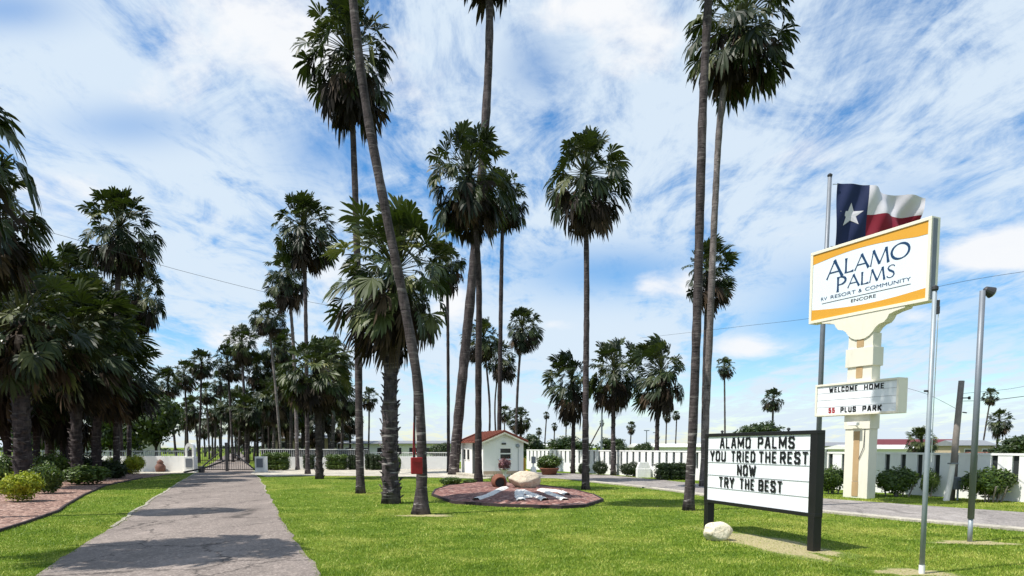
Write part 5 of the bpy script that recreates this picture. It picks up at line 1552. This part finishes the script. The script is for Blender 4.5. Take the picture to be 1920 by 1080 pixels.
for i in range(n_):
    a, b_ = rim[i] - bc, rim[(i + 1) % n_] - bc
    a2, b2 = a * 1.02, b_ * 1.02
    ed.add([(a.x, a.y, -0.02), (b_.x, b_.y, -0.02), (b2.x, b2.y, -0.02), (a2.x, a2.y, -0.02), (a.x, a.y, 0.09), (b_.x, b_.y, 0.09), (b2.x, b2.y, 0.09), (a2.x, a2.y, 0.09)], [(4, 5, 6, 7), (2, 3, 7, 6), (0, 1, 5, 4)])
ed.build('edging', 'edging_dark', bed)
def on_bed(px, py):
    r_ = ray(px, py); zz = 0.15
    for _ in range(6):
        t = (zz - EYE) / r_.z; x_, y_ = r_.x * t, r_.y * t
        zz = bed_h(x_, y_)
    return Vector((x_, y_, zz))
def stone_letter(label, strokes):
    mb = MB()
    pts_all = [on_bed(*p) for s_ in strokes for p in s_[0]]
    c_ = sum(pts_all, Vector()) / len(pts_all)
    for si, (pp, wpx) in enumerate(strokes):
        P = [on_bed(*p) for p in pp]
        for i in range(len(P) - 1):
            e = (P[i + 1] - P[i]); e.z = 0; ln_ = e.length; e.normalize(); s_ = Vector((-e.y, e.x, 0))
            m_ = 14
            vs_, fs_ = [], []
            for k_ in range(m_ + 1):
                q_ = P[i].lerp(P[i + 1], k_ / m_)
                hw = wpx * q_.y / F * 0.5 * random.uniform(0.86, 1.12)
                for f_ in (-1, -0.5, 0, 0.5, 1):
                    cc = q_ + s_ * hw * f_
                    cc.z = bed_h(cc.x, cc.y) + (0.045 if abs(f_) < 1 else -0.02) + random.uniform(0, 0.02) + si * 0.003
                    vs_.append(cc - c_)
            for k_ in range(m_):
                for f_ in range(4):
                    a_ = k_ * 5 + f_
                    fs_.append((a_, a_ + 1, a_ + 6, a_ + 5))
            mb.add(vs_, fs_)
    o = mb.build('stone_letter', 'stone_white', None, False, c_)
    return tag(o, label, 'stone letter', 'white stone letters on the flower bed')
stone_letter('slanting white stone stroke, first letter on the red gravel bed', [([(946, 915), (930, 922), (912, 931), (892, 941)], 17)])
stone_letter('middle letter on the red gravel bed, A-shaped in white stones', [([(973, 921), (975, 931), (977, 944)], 19), ([(979, 921), (1000, 929), (1023, 938)], 17), ([(980, 934), (1002, 931)], 10)])
stone_letter('last letter on the red gravel bed, forked in white stones', [([(1014, 919), (1036, 928), (1060, 938)], 17), ([(1038, 921), (1052, 923), (1064, 928)], 14), ([(1014, 919), (1042, 921)], 11)])
boulder('boulder', 'large tan boulder with brown cracks on the crest of the flower bed', on_bed(984, 914), 0.66, 0.52, 0.36, 'rock_tan', 23, 0.2)
jar = thing('tipped_pot', 'brown clay pot lying on its side beside the large tan boulder', 'pot', on_bed(936, 913))
j = MB(); j.lathe([(0.10, -0.42), (0.24, -0.36), (0.30, -0.1), (0.26, 0.12), (0.20, 0.20), (0.24, 0.26), (0.21, 0.26), (0.17, 0.18), (0.20, 0.05), (0.05, -0.3)], 18)
jo = j.build('pot_shell', 'terracotta', jar, True); jo.rotation_euler = (R(98), 0, R(12)); jo.location = (0, 0, 0.20)
MB().lathe([(0.17, 0.0), (0.01, 0.003)], 18).build('mouth_shade', 'fence_dark', jo).location = (0, 0, 0.15)  # dark disc paints the shade inside the pot opening
bust = thing('flower_tub', 'slim stand with pinkish dried flowers behind the clay pot', 'flower stand', Vector((pd(946, HORIZ, 33.5).x, 33.5, 0)))
MB().lathe([(0.18, 0), (0.10, 0.1), (0.08, 0.45), (0.2, 0.62), (0.24, 0.66), (0.16, 0.66)], 14).build('stand', 'stone_white', bust, True)
fo = link('blossom', leaf_cloud(33, [(0, 0, 0.3, 0.3, 0.3)], 500, 0.07, 'flower_pink'), bust); fo.location = (0, 0, 0.55)
for (x0_, x1_, yt_, yb_, lab) in ((918, 934, 893, 910, 'spiky dark green plant between the dark bed palm and the clay pot'), (948, 966, 890, 908, 'spiky dark green plant just behind the large tan boulder')):
    d_ = 30.5
    c_ = Vector((pd((x0_ + x1_) / 2, HORIZ, d_).x, d_, 0.05))
    mb = MB()
    for i in range(40):
        a = i * 2.4; e = R(random.uniform(35, 85)); L = random.uniform(0.35, 0.6)
        d3 = Vector((math.cos(e) * math.cos(a), math.cos(e) * math.sin(a), math.sin(e))); s_ = Vector((-math.sin(a), math.cos(a), 0)) * 0.022
        mb.add([-s_, s_, d3 * L * 0.6 + s_ * 0.8, d3 * L * 0.6 - s_ * 0.8, d3 * L], [(0, 1, 2, 3), (3, 2, 4)])
    o = mb.build('spiky_plant', 'shrub_green', None, False, c_, fixn=False); tag(o, lab, 'plant', 'spiky plants behind the bed crest')

# ------------------------------------------------------------------ far homes
def home(label, x0, x1, d, ytop, wallm, roofm, rise=0.5, eave=0.3, nwin=3, group='park homes behind the walls', flat=False):
    a = pd(x0, HORIZ, d).x; b_ = pd(x1, HORIZ, d).x
    hz = pd(960, ytop, d).z
    L = b_ - a; D = 5.0
    root = thing('park_home', label, 'mobile home', (a, d, 0))
    he = hz - rise
    MB().box(0, L, 0, D, -0.1, he).build('wall', wallm, root)
    rm = MB()
    rm.prism([(0, 0), (1, 0), (1, 1)], 0, 0.001) if False else None
    y0_, y1_ = -eave, D + eave
    vs = [(-eave, y0_, he), (L + eave, y0_, he), (L + eave, y1_, he), (-eave, y1_, he), (-eave, D / 2, hz), (L + eave, D / 2, hz),
          (-eave, y0_, he + 0.08), (L + eave, y0_, he + 0.08), (L + eave, y1_, he + 0.08), (-eave, y1_, he + 0.08)]
    rm.add(vs, [(0, 3, 2, 1), (0, 1, 7, 6), (6, 7, 5, 4), (2, 3, 9, 8), (8, 9, 4, 5), (0, 6, 4, 9, 3), (1, 2, 8, 5, 7)])
    rm.build('roof', roofm, root)
    for i in range(nwin):
        xx = L * (i + 0.5) / nwin
        wv = MB(); wv.box(xx - 0.55, xx + 0.55, -0.04, -0.002, he - 1.25, he - 0.35)
        wo_ = wv.build('window', 'white_paint', root)
        MB().box(xx - 0.47, xx + 0.47, -0.046, -0.0405, he - 1.17, he - 0.43).build('pane', 'glass_dark', wo_)
    return root
home('white park home with pale eaves behind the wall and stocky palm trunks', 66, 250, 66, 815, 'home_wall', 'roof_white', 0.5, 0.5, 4)
home('long building with a maroon roof far behind the fence by the pylon sign', 1644, 1800, 100, 823, 'home_wall', 'roof_maroon', 1.0, 0.4, 6)
home('beige low building behind the fence past the wooden utility pole', 1800, 1866, 84, 825, 'home_tan', 'roof_grey', 0.7, 0.3, 2)
home('building with dark grey roof behind the fence between the flagpole and the pylon', 1490, 1596, 96, 829, 'home_wall', 'roof_grey', 0.6, 0.3, 4)
home('white park home close behind the fence by the widest shrub', 1600, 1720, 62, 834, 'home_wall', 'roof_white', 0.4, 0.3, 4)
home('white roofed park home behind the scarred tall trunk', 1196, 1322, 76, 832, 'home_wall', 'roof_white', 0.4, 0.3, 5)
home('white roofed park home behind the fence near the hut', 1012, 1100, 84, 832, 'home_wall', 'roof_white', 0.4, 0.3, 4)
home('long grey roofed park home behind the wall and stout palm trunk', 640, 880, 80, 826, 'home_wall', 'roof_grey', 0.4, 0.4, 8)
home('brown park home behind the dark railing by the gate', 490, 640, 88, 815, 'home_tan', 'roof_grey', 0.5, 0.4, 5)
home('salmon roofed building at the fence end', 1868, 1990, 46, 848, 'home_wall', 'terracotta', 0.5, 0.3, 2)
# far slim light poles
for (x_, yt_, d_, lab) in ((1128, 762, 70, 'thin grey light pole behind the middle wind blown palm'), (1212, 808, 120, 'very far light pole between two wind blown palms'), (1229, 812, 120, 'very far light pole past the last wind blown trunk')):
    c_ = pd(x_, HORIZ, d_); t_ = pd(x_, yt_, d_).z
    r_ = thing('light_pole', lab, 'lamp post', (c_.x, d_, 0), 0, 'far light poles')
    MB().tube([(0, 0, -0.1), (0, 0, t_)], [0.11, 0.07], 8).build('shaft', 'grey_metal', r_)
    MB().box(-0.45, 0.45, -0.12, 0.12, t_, t_ + 0.14).build('lamp_head', 'grey_metal', r_)

# ------------------------------------------------------------------ grass
rg = np.random.RandomState(21)
def in_poly(X, Y, poly):
    c_ = np.zeros(X.shape, bool); n = len(poly)
    for i in range(n):
        x1, y1 = poly[i][0], poly[i][1]; x2, y2 = poly[i - 1][0], poly[i - 1][1]
        if y1 == y2: continue
        c_ ^= ((y1 > Y) != (y2 > Y)) & (X < (x2 - x1) * (Y - y1) / (y2 - y1) + x1)
    return c_
NB = 420000
uu_ = rg.rand(NB)
Dp = 1.0 / (1 / 7.5 - uu_ * (1 / 7.5 - 1 / 42.0))          # nearer ground gets more
Xp = (rg.rand(NB) * 2 - 1) * Dp * 0.80
keep = np.ones(NB, bool)
def off_poly(line, m):
    return line
for poly in (road_pts, apron, side_near + side_far[::-1], grav, bp):
    keep &= ~in_poly(Xp, Dp, poly) | ((in_poly(Xp + 0.07, Dp, poly) != in_poly(Xp - 0.07, Dp, poly)) & (rg.rand(NB) < 0.35))
for poly in SOILS:
    ins_ = in_poly(Xp, Dp, poly)
    keep &= ~(ins_ & (rg.rand(NB) < 0.86))
Xp, Dp = Xp[keep], Dp[keep]
nb = len(Xp)
patch = 0.5 + 0.5 * np.sin(Xp * 1.7 + 2 * np.sin(Dp * 0.9)) * np.sin(Dp * 1.3 + Xp * 0.4)
hgt = (0.014 + 0.026 * rg.rand(nb) ** 1.8) * (0.75 + 0.5 * patch)
ang = rg.rand(nb) * 6.283
lean = hgt * (0.3 + 0.9 * rg.rand(nb)); la = rg.rand(nb) * 6.283
wd_ = (0.0035 + 0.003 * rg.rand(nb)) * np.clip(Dp / 9, 1, 3.5)
co = np.zeros((nb, 3, 3))
co[:, 0, 0] = Xp - np.cos(ang) * wd_; co[:, 0, 1] = Dp - np.sin(ang) * wd_
co[:, 1, 0] = Xp + np.cos(ang) * wd_; co[:, 1, 1] = Dp + np.sin(ang) * wd_
co[:, 2, 0] = Xp + np.cos(la) * lean; co[:, 2, 1] = Dp + np.sin(la) * lean; co[:, 2, 2] = hgt
gme = bpy.data.meshes.new('grass')
gme.vertices.add(nb * 3); gme.vertices.foreach_set('co', co.ravel())
gme.loops.add(nb * 3); gme.loops.foreach_set('vertex_index', np.arange(nb * 3, dtype=np.int32))
gme.polygons.add(nb); gme.polygons.foreach_set('loop_start', np.arange(0, nb * 3, 3, dtype=np.int32))
gme.update(calc_edges=True); gme.materials.append(MATS['grass_blade'])
tag(link('grass', gme), 'short mown green lawn grass around drive and signs', 'grass', kind='stuff')
